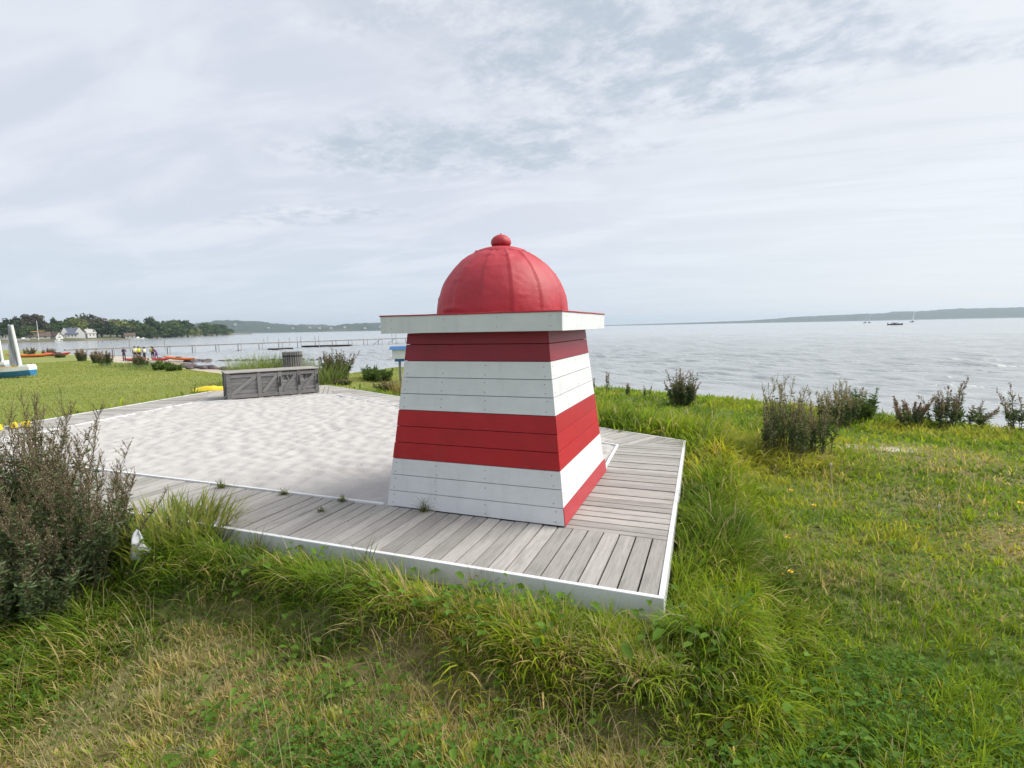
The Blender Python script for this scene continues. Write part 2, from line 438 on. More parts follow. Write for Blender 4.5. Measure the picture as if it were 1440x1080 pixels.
gx = grown(-460, -7, 7.5, 180, .14, 1.06); gy = grown(-60, -3.2, 13, 160, .14, 1.06)
GX, GY = np.meshgrid(gx, gy)
GZ = height(GX, GY)
SD = shore_d(GX, GY)
n1 = fbm(GX * .5, GY * .5, 41); n2 = fbm(GX * 3, GY * 3, 42)
lawn = mixv(mixv((.18, .225, .060), (.235, .26, .08), sstep(.35, .65, n1)), (.32, .29, .11), sstep(.55, .8, n2) * .6)
near = mixv((.10, .15, .035), (.14, .17, .05), sstep(.3, .7, n2))
nearw = sstep(-9.5, -8, GX) + sstep(1, -1, GY) * sstep(-11, -9, GX); nearw = np.clip(nearw, 0, 1)
gc = mixv(lawn, near, nearw)
gc = mixv(gc, (.22, .175, .085), dryness(GX, GY) * .8)
sandc = mixv((.50, .44, .36), (.40, .35, .29), n2)
gc = mixv(gc, sandc, bare(GX, GY))
bw = sstep(8.4, 7.2, SD + (n2 - .5) * 2.0)
gc = mixv(gc, sandc, bw)
wr = np.exp(-((SD - 1.3 + (n1 - .5) * 1.2) / .35) ** 2) * .85
gc = mixv(gc, (.10, .07, .05), wr * sstep(.35, .6, n2))
gc = mixv(gc, (.24, .21, .175), sstep(.7, .0, SD))
m, t, b, o = new_mat('ground')
a = N(t, 'ShaderNodeAttribute', attribute_name='col').outputs['Color']
ob = N(t, 'ShaderNodeTexCoord').outputs['Object']
g1 = noise_(t, ob, 9, 8, .7); g2 = noise_(t, ob, .8, 4, .6); g3 = noise_(t, ob, 55, 5, .7)
v = math_(t, 'ADD', math_(t, 'MULTIPLY', g1, .55), math_(t, 'ADD', math_(t, 'MULTIPLY', g2, .30), math_(t, 'ADD', math_(t, 'MULTIPLY', g3, .35), .40)))
hs = N(t, 'ShaderNodeHueSaturation'); L(t, a, hs.inputs['Color']); L(t, v, hs.inputs['Value'])
L(t, hs.outputs[0], b.inputs['Base Color']); b.inputs['Roughness'].default_value = .95; b.inputs['Specular IOR Level'].default_value = .15
bump_(t, b, math_(t, 'ADD', g1, math_(t, 'MULTIPLY', g3, .5)), .7, .03)
go = grid_mesh('ground', GX, GY, GZ, m, gc); tag(go, kind='structure')

# sea: real waves near the shore, finer wavelets as bump
m, t, b, o = new_mat('sea water')
ob = N(t, 'ShaderNodeTexCoord').outputs['Object']
b.inputs['Base Color'].default_value = (.36, .385, .395, 1); b.inputs['Roughness'].default_value = .12; b.inputs['IOR'].default_value = 1.33
h1 = noise_(t, mapping(t, ob, (.9, 2.6, 1)), 1.0, 5, .6, .5)
h2_ = noise_(t, mapping(t, ob, (.14, .42, 1)), 1.0, 6, .62, .4)
bp = N(t, 'ShaderNodeBump'); bp.inputs['Strength'].default_value = .9; bp.inputs['Distance'].default_value = .15; L(t, h1, bp.inputs['Height'])
bp2 = N(t, 'ShaderNodeBump'); bp2.inputs['Strength'].default_value = .6; bp2.inputs['Distance'].default_value = .38; L(t, h2_, bp2.inputs['Height'])
L(t, bp.outputs[0], bp2.inputs['Normal']); L(t, bp2.outputs[0], b.inputs['Normal'])
SU = np.array((.908, -.418)); SV = np.array((.418, .908)); S0 = np.array((-4.2, 21.6))
us = grown(-7000, -48, 40, 7000, .34, 1.04); vv = grown(-60, -1.5, 26, 9000, .15, 1.013)
UU, VV = np.meshgrid(us, vv)
du = np.gradient(us)[None, :]; dv = np.gradient(vv)[:, None]; sp = np.maximum(dv, du * .35) + 0 * UU
Z = np.zeros_like(UU)
for k in range(60):
    lam = .55 * (5.0 / .55) ** (RNG.random() ** 1.25); ang = RNG.normal(0, .33); ph = RNG.random() * 6.28
    amp = .0105 * lam ** .72 * (.5 + RNG.random())
    q = 2 * math.pi / lam * (UU * math.sin(ang) + VV * math.cos(ang)) + ph + 2.2 * (fbm(UU * .11, VV * .11, 70 + k, 2) - .5)
    w = np.sin(q); Z += amp * (w + .25 * np.cos(2 * q)) * sstep(lam / 2.2, lam / 4.5, sp)
Z *= sstep(-1, 9, VV) * .75 + .25
XW = S0[0] + UU * SU[0] + VV * SV[0]; YW = S0[1] + UU * SU[1] + VV * SV[1]
so = grid_mesh('sea', UU, VV, Z, m)
so.location = (S0[0], S0[1], SEA); so.rotation_euler = (0, 0, math.atan2(SU[1], SU[0])); tag(so, kind='structure')

# ------------------------------------------------------------------ sandpit deck
def offs(poly, ws):
    n = len(poly); Ls = []
    for i in range(n):
        a = Vector(poly[i]); c = Vector(poly[(i + 1) % n]); d = (c - a).normalized(); nn = Vector((-d.y, d.x))
        Ls.append((a + nn * ws[i], d))
    out = []
    for i in range(n):
        p, d = Ls[i - 1]; q, e = Ls[i]
        k = (q - p).cross(e) / d.cross(e) if abs(d.cross(e)) > 1e-6 else 0
        out.append(p + d * k)
    return out
OUT = [Vector(p) for p in DECK]
WID = [.77, .78, 2.45, 1.2, 1.2, .82]
INN = offs(DECK, WID)
def clip(poly, p, n):
    r = []
    for i in range(len(poly)):
        a = poly[i]; c = poly[(i + 1) % len(poly)]; da = (a - p).dot(n); dc = (c - p).dot(n)
        if da >= 0: r.append(a)
        if da * dc < 0: r.append(a + (c - a) * (da / (da - dc)))
    return r
deck = empty('sandpit_deck', (0, 0, 0), 'grey plank deck with white edge boards framing the pale sand', 'deck')
def deck_section(quad, d, pitch=.118, gap=.012, thick=.028):
    mb = MB(); d = Vector(d).normalized(); nn = Vector((-d.y, d.x))
    lo = min(p.dot(d) for p in quad); hi = max(p.dot(d) for p in quad); k = 0
    x = hi
    while x > lo:
        pl = clip([Vector(p) for p in quad], d * (x - gap / 2), -d); 
        if len(pl) > 2: pl = clip(pl, d * (x - pitch + gap / 2), d)
        if len(pl) > 2:
            dz = random.uniform(-.0035, .003)
            mb.prism([(p.x, p.y, -thick) for p in pl], [(p.x, p.y, dz) for p in pl], U=(nn.x, nn.y, 0))
        x -= pitch
    mb.build('deck_boards', M['deck'], deck, bevel=.004)
I = INN
deck_section([Vector((0, 0)), Vector((0, .815)), I[0], I[5], OUT[5]], (1, 0))
deck_section([Vector((0, .822)), OUT[1], I[1], Vector((I[0].x, .822))], (0, 1))
deck_section([OUT[1], OUT[2], I[2], I[1]], OUT[2] - OUT[1])
deck_section([OUT[2], OUT[3], I[3], I[2]], OUT[3] - OUT[2])
deck_section([OUT[3], OUT[4], I[4], I[3]], OUT[4] - OUT[3])
deck_section([OUT[4], OUT[5], I[5], I[4]], OUT[5] - OUT[4])
OF = offs(DECK, [-.034] * 6); IF = offs([tuple(p) for p in INN], [.03] * 6)
for i in range(6):
    j = (i + 1) % 6
    mb = MB(); ring = [OUT[i], OF[i], OF[j], OUT[j]]
    ring = [OUT[i] + (OF[i] - OUT[i]) * .05, OF[i], OF[j], OUT[j] + (OF[j] - OUT[j]) * .05]
    mb.prism([(p.x, p.y, -.145) for p in ring], [(p.x, p.y, .006) for p in ring], U=(OUT[j] - OUT[i]).to_3d())
    mb.build('edge_board', M['white'], deck, bevel=.004)
    mb = MB(); ring = [IF[i], I[i], I[j], IF[j]]
    if i == 5: ring = [IF[5], I[5], Vector((-2.42, I[0].y)), Vector((-2.42, IF[0].y))]
    if i == 0: ring = [Vector((IF[0].x, 2.46)), Vector((I[0].x, 2.46)), I[1], IF[1]]
    mb.prism([(p.x, p.y, -.12) for p in ring], [(p.x, p.y, .016) for p in ring], U=(I[j] - I[i]).to_3d())
    mb.build('inner_edging', M['white'], deck, bevel=.003)
mb = MB()
for (x0, y0, x1, y1) in ((-10.4, .3, -.1, .3), (-10.4, .7, -.1, .7), (-.1, .3, -.1, 4.1), (-.65, .9, -.65, 3.6)):
    c = ((x0 + x1) / 2, (y0 + y1) / 2, -.10); mb.box(c, (max(abs(x1 - x0), .06), max(abs(y1 - y0), .06), .13))
mb.build('joists', M['dark'], deck)
mb = MB(); mb.box((-1.75, .006, -.20), (2.0, .018, .10)); mb.build('skirting', M['blue_paint'], deck)

# sand
sx = np.arange(-12.2, -.6, .045); sy = np.arange(.8, 8.8, .045); X, Y = np.meshgrid(sx, sy)
ii = [tuple(p) for p in INN]
dI = -poly_d(X, Y, np.array(ii))           # positive inside the inner edge
def lined(i):
    a = np.array(ii[i]); c = np.array(ii[(i + 1) % 6]); d = (c - a) / np.linalg.norm(c - a)
    return (X - a[0]) * -d[1] + (Y - a[1]) * d[0]      # positive inside
strict = np.minimum(lined(5), lined(0)) > -.004
spill = np.minimum(np.minimum(lined(1), lined(2)), np.minimum(lined(3), lined(4)))
# scalloped footprints: dents around jittered centres
cs = .19; best = np.full(X.shape, 9.0); ix = np.floor(X / cs); iy = np.floor(Y / cs)
wx = X + .10 * (fbm(X * 2, Y * 2, 5) - .5); wy = Y + .10 * (fbm(X * 2, Y * 2, 6) - .5)
for a in (-1, 0, 1):
    for c in (-1, 0, 1):
        px = (ix + a + h2(ix + a, iy + c, 1)) * cs; py = (iy + c + h2(ix + a, iy + c, 2)) * cs
        best = np.minimum(best, np.hypot(wx - px, (wy - py) * 1.25))
dent = -np.exp(-(best / .072) ** 2)
Zs = -.022 + .034 * (fbm(X * .9, Y * .9, 8) - .5) + .054 * dent * (.45 + fbm(X * 1.3, Y * 1.3, 12)) + .016 * (fbm(X * 6, Y * 6, 9) - .5) + .016
Zs = Zs + .022 * sstep(1.6, .2, spill) - .035 * sstep(0, -.75, spill) + .03 * (fbm(X * 1.7, Y * 2.3, 14) - .5) * sstep(.3, -.2, spill)
Zs = Zs - .018 * sstep(.25, .0, np.minimum(lined(5), lined(0)))
keep = strict & (spill > -1.0) & (poly_d(X, Y) < -.06)
m, t, b, o = new_mat('pale sand')
ob = N(t, 'ShaderNodeTexCoord').outputs['Object']
col = mixc(t, noise_(t, ob, 1.6, 6, .6), (.485, .470, .456), (.415, .402, .391))
col = mixc(t, math_(t, 'MULTIPLY', ramp(t, noise_(t, ob, 260, 2, .6), [(.55, 0.), (.75, 1.)]), .5), col, (.36, .33, .30))
deb = ramp(t, noise_(t, ob, 22, 4, .7), [(.66, 0.), (.70, 1.)])
sepx = N(t, 'ShaderNodeVectorMath', operation='DISTANCE'); L(t, ob, sepx.inputs[0]); sepx.inputs[1].default_value = (-4.2, 1.12, 0)
col = mixc(t, math_(t, 'MULTIPLY', deb, mrange(t, sepx.outputs['Value'], .55, .15)), col, (.14, .12, .08))
L(t, col, b.inputs['Base Color']); b.inputs['Roughness'].default_value = 1.0; b.inputs['Specular IOR Level'].default_value = .1
bump_(t, b, math_(t, 'ADD', noise_(t, ob, 30, 5, .6), math_(t, 'MULTIPLY', noise_(t, ob, 180, 3), .4)), .5, .012)
sand = grid_mesh('sand', X, Y, Zs, m, keep=keep); tag(sand, kind='structure')
# ------------------------------------------------------------------ play lighthouse
TX, TY, TS, TT, TH, TC, TCT = -.7706, .8240, 1.6086, 1.2657, 1.50, 1.5869, .1446
TCX, TCY = TX - TS / 2, TY + TS / 2
tower = empty('play_lighthouse', (TCX, TCY, 0), 'wooden red and white striped toy lighthouse with a red dome on the deck', 'playhouse')
def half(z): return TS / 2 + (TT / 2 - TS / 2) * z / TH
ROW = .1402
SGN = [((-1, -1), (1, -1)), ((1, -1), (1, 1)), ((1, 1), (-1, 1)), ((-1, 1), (-1, -1))]
def plank(mb, face, z0, z1, out=0.0, th=.018, trim=.0012, shift=(0, 0)):
    (ax, ay), (bx, by) = SGN[face]
    nx, ny = (ax + bx) / 2, (ay + by) / 2
    tx, ty = (bx - ax) / 2, (by - ay) / 2
    def P(s, z, o):
        h = half(z); hh = h + o
        k = (h + o) - trim
        k = k * s + shift[0 if s < 0 else 1]
        return Vector((TCX + nx * hh + tx * k, TCY + ny * hh + ty * k, z))
    bot = [P(-1, z0, out), P(1, z0, out), P(1, z0, out - th), P(-1, z0, out - th)]
    top = [P(-1, z1, out), P(1, z1, out), P(1, z1, out - th), P(-1, z1, out - th)]
    mb.prism(bot, top, U=(tx, ty, 0))
def screws(mb, face, z, s):
    (ax, ay), (bx, by) = SGN[face]
    nx, ny = (ax + bx) / 2, (ay + by) / 2; tx, ty = (bx - ax) / 2, (by - ay) / 2
    h = half(z) + .0005
    c = Vector((TCX + nx * h + tx * s * half(z), TCY + ny * h + ty * s * half(z), z))
    n = Vector((nx, ny, (TS - TT) / 2 / TH)).normalized()
    u = Vector((tx, ty, 0)); w = n.cross(u)
    pts = [c + (u * math.cos(a) + w * math.sin(a)) * .0048 + n * .0012 for a in [k * math.pi / 3 for k in range(6)]]
    mb.poly(pts, m=1)
bands = [('white_band', 'white', 0, 3), ('red_band', 'red', 3, 6), ('white_band', 'white', 6, 9), ('red_band', 'shaded_maroon', 9, 11)]
for name, mt, r0, r1 in bands:
    mb = MB()
    for r in range(r0, r1):
        z0 = r * ROW + (.0022 if r else .006); z1 = min((r + 1) * ROW, TH) - .0026
        for fce in range(4):
            if r == 0 and fce == 1: continue
            plank(mb, fce, z0, z1, out=random.uniform(-.0018, .0018))
            if mt == 'white' or fce == 1:
                for s in (-.93, -.42, .16, .91):
                    for q in (.22, .76):
                        if random.random() < .93: screws(mb, fce, z0 + (z1 - z0) * (q + random.uniform(-.05, .05)), s + random.uniform(-.012, .012))
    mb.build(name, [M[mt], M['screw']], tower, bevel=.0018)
mb = MB(); plank(mb, 1, .004, ROW - .004, out=.004, th=.022, shift=(0, .035)); mb.build('base_board', M['faded_red'], tower, bevel=.002)
mb = MB(); k0 = half(0) - .024; k1 = half(TH) - .024
mb.prism([(TCX - k0, TCY - k0, .01), (TCX + k0, TCY - k0, .01), (TCX + k0, TCY + k0, .01), (TCX - k0, TCY + k0, .01)],
         [(TCX - k1, TCY - k1, TH - .003), (TCX + k1, TCY - k1, TH - .003), (TCX + k1, TCY + k1, TH - .003), (TCX - k1, TCY + k1, TH - .003)])
mb.build('inner_frame', M['dark'], tower)
# cap: four fascia boards, soffit, red felt top
hc = TC / 2
for fce in range(4):
    (ax, ay), (bx, by) = SGN[fce]; nx, ny = (ax + bx) / 2, (ay + by) / 2; tx, ty = (bx - ax) / 2, (by - ay) / 2
    mb = MB(); e = hc if fce % 2 == 0 else hc - .0225
    o = hc; i_ = hc - .021
    def P(s, q, z): return Vector((TCX + nx * q + tx * s, TCY + ny * q + ty * s, z))
    z0, z1 = TH + random.uniform(-.001, .001), TH + TCT
    mb.prism([P(-e, o, z0), P(e, o, z0), P(e, i_, z0), P(-e, i_, z0)], [P(-e, o, z1), P(e, o, z1), P(e, i_, z1), P(-e, i_, z1)], U=(tx, ty, 0))
    for s in (-.9, -.25, .35, .92):
        for q in (.25, .75):
            c = P(s * (e - .03), o + .0006, z0 + TCT * q + random.uniform(-.006, .006)); u = Vector((tx, ty, 0)); w = Vector((0, 0, 1))
            mb.poly([c + (u * math.cos(a) + w * math.sin(a)) * .004 for a in [k * math.pi / 3 for k in range(6)]], m=1)
    mb.build('fascia_board', [M['fascia'] if 'fascia' in M else M['white'], M['screw']], tower, bevel=.0025)
mb = MB(); mb.box((TCX, TCY, TH + .012), (TC - .05, TC - .05, .018)); mb.build('soffit', M['white'], tower)

m, t, b, o = new_mat('red roofing felt')
ob = N(t, 'ShaderNodeTexCoord').outputs['Object']
col = mixc(t, ramp(t, noise_(t, ob, 3.2, 6, .65), [(.35, 0.), (.68, 1.)]), (.43, .020, .036), (.35, .016, .030))
col = mixc(t, math_(t, 'MULTIPLY', ramp(t, noise_(t, ob, 11, 8, .75), [(.58, 0.), (.72, 1.)]), .5), col, (.26, .03, .045))
col = mixc(t, math_(t, 'MULTIPLY', ramp(t, noise_(t, mapping(t, ob, (14, 14, 3)), 1.4, 6, .7), [(.6, 0.), (.8, 1.)]), .35), col, (.50, .10, .12))
L(t, col, b.inputs['Base Color']); b.inputs['Roughness'].default_value = .55; b.inputs['Specular IOR Level'].default_value = .5
bump_(t, b, math_(t, 'ADD', noise_(t, ob, 9, 4, .6), math_(t, 'MULTIPLY', noise_(t, ob, 120, 3, .6), .35)), .45, .012)
M['felt'] = m
# felt sheet with a slightly wavy drip edge
q = 44; e = hc + .006
xs = np.linspace(-e, e, q); X, Y = np.meshgrid(xs + TCX, xs + TCY)
rr = np.hypot(X - TCX, Y - TCY)
Z = TH + TCT + .006 + .004 * (fbm(X * 5, Y * 5, 3) - .3) + .012 * np.exp(-(rr - .60).clip(0) / .05)
V = np.stack([X, Y, Z], -1)
fo = grid_mesh('roof_felt', X - TCX, Y - TCY, Z, M['felt']); fo.parent = tower
md = fo.modifiers.new('thick', 'SOLIDIFY'); md.thickness = .010; md.offset = -1
# dome
DR = .60; DZ = TH + TCT + .008; GORES = 14
def dome_pt(th, ph, dr=0.):
    """ph from the top"""
    return Vector(((DR + dr) * math.sin(ph) * math.cos(th), (DR + dr) * math.sin(ph) * math.sin(th), (DR + dr) * 1.01 * math.cos(ph)))
nth, nph = 224, 46; V = []; F = []
for j in range(nph + 1):
    ph = .12 + (math.pi / 2 + .015 - .12) * j / nph
    for i in range(nth):
        th = 2 * math.pi * i / nth
        g = (th / (2 * math.pi) * GORES + .35) % 1.0
        edge = min(g, 1 - g)
        lap = .0085 * (1 - g) ** 2
        dr = lap * min(1, (ph - .2) * 3) - .004 * math.sin(math.pi * g) * 0
        dr += .0060 * (mnoise(Vector((th * 3, ph * 4, 1.3)))) + .0022 * mnoise(Vector((th * 9, ph * 14, 7)))
        fold = mnoise(Vector((th * 2.2, ph * 11, 4)))
        dr += .016 * max(0, fold - .36) * 2
        V.append(dome_pt(th, ph, dr))
for j in range(nph):
    for i in range(nth): F.append((j * nth + i, (j + 1) * nth + i, (j + 1) * nth + (i + 1) % nth, j * nth + (i + 1) % nth))
me = bpy.data.meshes.new('dome'); me.from_pydata([tuple(v + Vector((0, 0, DZ))) for v in V], [], F); me.materials.append(M['felt'])
dome = bpy.data.objects.new('dome', me); COL.objects.link(dome); dome.parent = tower
me.polygons.foreach_set('use_smooth', [True] * len(F))
# collar disc with a wavy lower edge, laid over the gores
V = []; F = []; nc = 120; rings = 10
for j in range(rings + 1):
    for i in range(nc):
        th = 2 * math.pi * i / nc
        pm = .40 + .018 * mnoise(Vector((math.cos(th) * 2.2, math.sin(th) * 2.2, 2)))
        ph = .02 + (pm - .02) * j / rings
        V.append(dome_pt(th, ph, .014 if j < rings else .004) + Vector((0, 0, DZ)))
for j in range(rings):
    for i in range(nc): F.append((j * nc + i, (j + 1) * nc + i, (j + 1) * nc + (i + 1) % nc, j * nc + (i + 1) % nc))
F.append(tuple(range(nc)))
me = bpy.data.meshes.new('collar'); me.from_pydata([tuple(v) for v in V], [], F); me.materials.append(M['felt'])
me.polygons.foreach_set('use_smooth', [True] * len(F))
c = bpy.data.objects.new('collar', me); COL.objects.link(c); c.parent = dome
mb = MB()
prof = [(.02, -.012), (.078, -.008), (.090, .006), (.094, .022), (.091, .042), (.080, .062), (.060, .080), (.034, .092), (.012, .0965), (.006, .100), (.005, .108)]
mb.lathe(prof, (TCX, TCY, DZ + DR * 1.01 + .022), 28)
mb.build('finial', M['felt'], dome, smooth=True)
# ------------------------------------------------------------------ things on and behind the deck
def H(x, y): return float(height(np.array(x), np.array(y)))
# storage crate
bx0 = Vector((-10.09, 5.83)); bx1 = Vector((-8.95, 7.50)); bl = Vector((-10.66, 6.10))
bd = (bx1 - bx0); LEN = bd.length; ang = math.atan2(bd.y, bd.x); DEP = .66; BH = .60
crate = empty('storage_crate', (bx0.x, bx0.y, 0.006), 'long grey weathered wooden storage crate with braced panels on the deck', 'crate', rz=ang)
# local x along the front, y to the back
def cb(name, boxes, mat, parent=None, **k):
    mb = MB()
    for c, d, *g in boxes: mb.box(c, d, grain=g[0] if g else None)
    return mb.build(name, mat, parent or crate, world=False, **k)
nb = 6; bh = (BH - .05) / nb
for (a, q) in ((.03, .03), ):
    pass
panel_x = [0, LEN * .335, LEN * .56, LEN * .775, LEN]
for k in range(4):
    x0, x1 = panel_x[k] + .01, panel_x[k + 1] - .01
    p = cb('front_panel', [(((x0 + x1) / 2, .035, .03 + bh * (i + .5)), (x1 - x0, .022, bh - .004), 0) for i in range(nb)], M['crate'], bevel=.002)
    w = x1 - x0 - .09; h = BH - .17; mb = MB(); an = math.atan2(h, w)
    Mr = Matrix.Rotation(-an, 3, 'Y')
    mb.box(((x0 + x1) / 2, .012, BH / 2), (math.hypot(w, h) - .06, .022, .075), M=Mr, grain=0)
    mb.box(((x0 + x1) / 2, .012, BH - .075), (x1 - x0 - .06, .023, .07), grain=0); mb.box(((x0 + x1) / 2, .012, .055), (x1 - x0 - .06, .023, .08), grain=0)
    q = mb.build('brace', M['crate'], p, world=False, bevel=.002)
for x in panel_x:
    xx = min(max(x, .035), LEN - .035)
    cb('post', [((xx, .008, BH / 2 - .005), (.085, .032, BH - .01), 2)], M['crate'], bevel=.003)
for s, x in ((0, .0), (1, LEN)):
    cb('end_panel', [((x + (.02 if s == 0 else -.02), DEP / 2 + .03, .03 + bh * (i + .5)), (.022, DEP - .05, bh - .004), 1) for i in range(nb)], M['crate'], bevel=.002)
    xo = x + (-.004 if s == 0 else .004); mb = MB(); an = math.atan2(BH - .15, DEP - .14)
    mb.box((xo, DEP / 2 + .02, BH / 2), (.022, math.hypot(BH - .15, DEP - .14) - .05, .07), M=Matrix.Rotation(-an, 3, 'X'), grain=1)
    mb.box((xo, .07, BH / 2), (.0225, .08, BH - .02), grain=2); mb.box((xo, DEP - .02, BH / 2), (.0225, .08, BH - .02), grain=2)
    mb.build('end_brace', M['crate'], crate, world=False, bevel=.002)
cb('back_panel', [((LEN / 2, DEP - .01, .03 + bh * (i + .5)), (LEN - .06, .022, bh - .004), 0) for i in range(nb)], M['crate'])
cb('lid', [((LEN / 2, -.035 + (DEP + .08) * (i + .5) / 6, BH + .014 + .004 * (i % 2)), (LEN + .06, (DEP + .08) / 6 - .006, .026), 0) for i in range(6)], M['deck'], bevel=.003)
for x in (panel_x[2], panel_x[3], panel_x[4] - .02):
    mb = MB(); mb.box((x, -.016, BH * .62), (.028, .012, .19)); mb.box((x - .012, -.022, BH * .45), (.06, .02, .06)); mb.tube([(x - .03, -.022, BH * .48), (x - .03, -.022, BH * .54), (x + .005, -.022, BH * .54), (x + .005, -.022, BH * .48)], .006, 5)
    mb.build('padlock', M['iron'], crate, world=False)
rg = random.Random(5)
for x0, x1, zc in ((panel_x[2] + .07, panel_x[3] - .1, .46), (panel_x[3] + .1, panel_x[4] - .14, .44)):
    mb = MB()
    for k in range(5):
        xx = x0 + (x1 - x0) * (k + .5) / 5; pts = []
        for i in range(7): pts.append((xx + rg.uniform(-.05, .05), .0205 + .002 * (k % 3), zc + rg.uniform(-.13, .10) * (1 if k % 2 else .7)))
        mb.tube(pts, .0055, 4)
    mb.build('graffiti', M['iron'], crate, world=False)

# slatted litter bin
bxy = (-11.6, 9.45); bz = H(*bxy); R0 = .27
lb = empty('litter_bin', (bxy[0], bxy[1], bz), 'round litter bin clad in thin grey vertical slats behind the crate', 'bin')
mb = MB()
for k in range(26):
    a = 2 * math.pi * k / 26; mb.box((bxy[0] + R0 * math.cos(a), bxy[1] + R0 * math.sin(a), bz + .51), (.018, .046, .94), rz=a, grain=2)
mb.build('slat_cladding', M['crate'], lb, bevel=.002)
mb = MB(); mb.lathe([(.235, .05), (.235, .93), (.225, .93), (.22, .06)], (bxy[0], bxy[1], bz), 24); mb.build('liner', M['dark'], lb)
for zz in (.14, .86):
    mb = MB(); mb.lathe([(R0 + .010, zz - .02), (R0 + .014, zz - .02), (R0 + .014, zz + .02), (R0 + .010, zz + .02)], (bxy[0], bxy[1], bz), 30)
    mb.build('hoop', M['iron'], lb)
mb = MB(); mb.lathe([(.05, .0), (.20, .0), (.20, .06), (.05, .06)], (bxy[0], bxy[1], bz), 20); mb.build('base', M['dark'], lb)

# yellow covers
M['yellow'] = simple('yellow tarpaulin', (.78, .62, .03), (.72, .50, .02), .45, 4., .4, 12.)
def cover(name, c, lx, ly, h, rz, seed, label, cat, group=None, taper=.6):
    n = 36; u = np.linspace(-1, 1, n); A, B = np.meshgrid(u, u)
    r = np.hypot(A, B * (1 + taper * .5 * A)); prof = np.clip(1 - r ** 2.4, 0, 1) ** .6
    z = h * prof * (.72 + .55 * (fbm(A * 1.6, B * 1.6, seed) - .3)) + h * .16 * prof * (fbm(A * 5 + 3, B * 5, seed + 2) - .5)
    V = np.stack([A * lx / 2, B * ly / 2, z], -1).reshape(-1, 3)
    keep = r < 1.0
    o = grid_mesh(name, A * lx / 2, B * ly / 2, z, M['yellow'], keep=keep)
    md = o.modifiers.new('thick', 'SOLIDIFY'); md.thickness = .008; md.offset = 1
    o.location = c; o.rotation_euler = (0, 0, rz)
    return tag(o, label, cat, group)
cover('yellow_tarpaulin', (-12.35, 7.28, -.05), 1.15, .5, .20, .35, 3, 'bright yellow crumpled tarpaulin lying at the left end of the grey crate', 'tarpaulin')
cover('yellow_tarpaulin', (-12.28, 8.72, H(-12.28, 8.72) - .01), .95, .6, .50, .5, 8, 'bright yellow tarpaulin heaped behind the crate, its top showing above the lid', 'tarpaulin')
for k, (x, y, s, lb_) in enumerate(((-10.76, 1.98, .13, 'yellow plastic sand toy on the left deck, cut off by the photo edge'), (-10.74, 2.19, .10, 'small yellow plastic sand toy, the middle one on the left deck'), (-10.66, 2.32, .13, 'yellow plastic sand toy nearest to the grass on the left deck'))):
    mb = MB(); ra = random.Random(k)
    mb.lathe([(s * .42, 0), (s * .50, .012), (s * .46, .05), (s * .40, .085), (s * .30, .10), (s * .12, .106)], (0, 0, 0), 18)
    for q in range(5):
        a = q * 1.2566 + k; mb.box((s * .38 * math.cos(a), s * .38 * math.sin(a), .05), (s * .20, .03, .08), rz=a)
    o = mb.build('sand_toy', M['yellow'], bevel=.004); o.location = (x, y, .004); tag(o, lb_, 'toy', 'yellow sand toys on the deck')

# lifebuoy box on a post
sx_, sy_ = -9.20, 11.55; sz = H(sx_, sy_)
sg = empty('lifebuoy_box', (sx_, sy_, sz), 'white box with a blue roof on a thin post, half hidden by the lighthouse', 'lifebuoy box', rz=.45)
mb = MB(); mb.box((0, 0, .36), (.07, .07, .72)); mb.build('post', M['crate'], sg, world=False)
mb = MB(); mb.box((0, 0, .88), (.44, .20, .30)); mb.build('box', M['white_plain'], sg, world=False, bevel=.008)
mb = MB(); mb.prism([(-.30, -.17, 1.03), (.30, -.17, 1.03), (.30, .17, 1.03), (-.30, .17, 1.03)], [(-.29, -.02, 1.13), (.29, -.02, 1.13), (.29, .02, 1.13), (-.29, .02, 1.13)]); mb.build('roof', M['blue_paint'], sg, world=False)
mb = MB(); mb.box((0, 0, .685), (.30, .16, .085)); mb.build('base_box', M['blue_paint'], sg, world=False, bevel=.006)

# plastic bag
me = bpy.data.meshes.new('plastic_bag'); bm = bmesh.new(); bmesh.ops.create_icosphere(bm, subdivisions=5, radius=1)
for v in bm.verts:
    p = v.co.copy(); n = mnoise(p * 1.7) * .18 + abs(mnoise(p * 4.3 + Vector((3, 1, 2)))) * -.16 + mnoise(p * 9) * .04
    p *= 1 + n
    k = max(0, p.z); q = .105 * (1 - .62 * min(1, k * 1.3) ** .8)
    v.co = Vector((p.x * q + .035 * k * k - .02, p.y * q * .85, p.z * .085 + .085 + .11 * k ** 1.6))
    if k > .55: v.co.y += .03 * math.sin(v.co.x * 90) ; v.co.x *= 1.0 + .9 * (k - .55)
bm.to_mesh(me); bm.free()
m, t, b, o = new_mat('thin white plastic'); b.inputs['Base Color'].default_value = (.74, .76, .80, 1); b.inputs['Roughness'].default_value = .35
tr = N(t, 'ShaderNodeBsdfTranslucent'); tr.inputs[0].default_value = (.75, .77, .8, 1); mx = N(t, 'ShaderNodeMixShader'); mx.inputs[0].default_value = .3
L(t, b.outputs[0], mx.inputs[1]); L(t, tr.outputs[0], mx.inputs[2]); L(t, mx.outputs[0], o.inputs[0])
me.materials.append(m); me.polygons.foreach_set('use_smooth', [True] * len(me.polygons))
bag = bpy.data.objects.new('plastic_bag', me); COL.objects.link(bag); bag.scale = (.72, .72, .82); bag.location = (-3.50, -.52, H(-3.50, -.52) + .01); bag.rotation_euler = (.1, -.25, .3)
tag(bag, 'crumpled white plastic bag in the grass beside the big dark bush', 'bag')

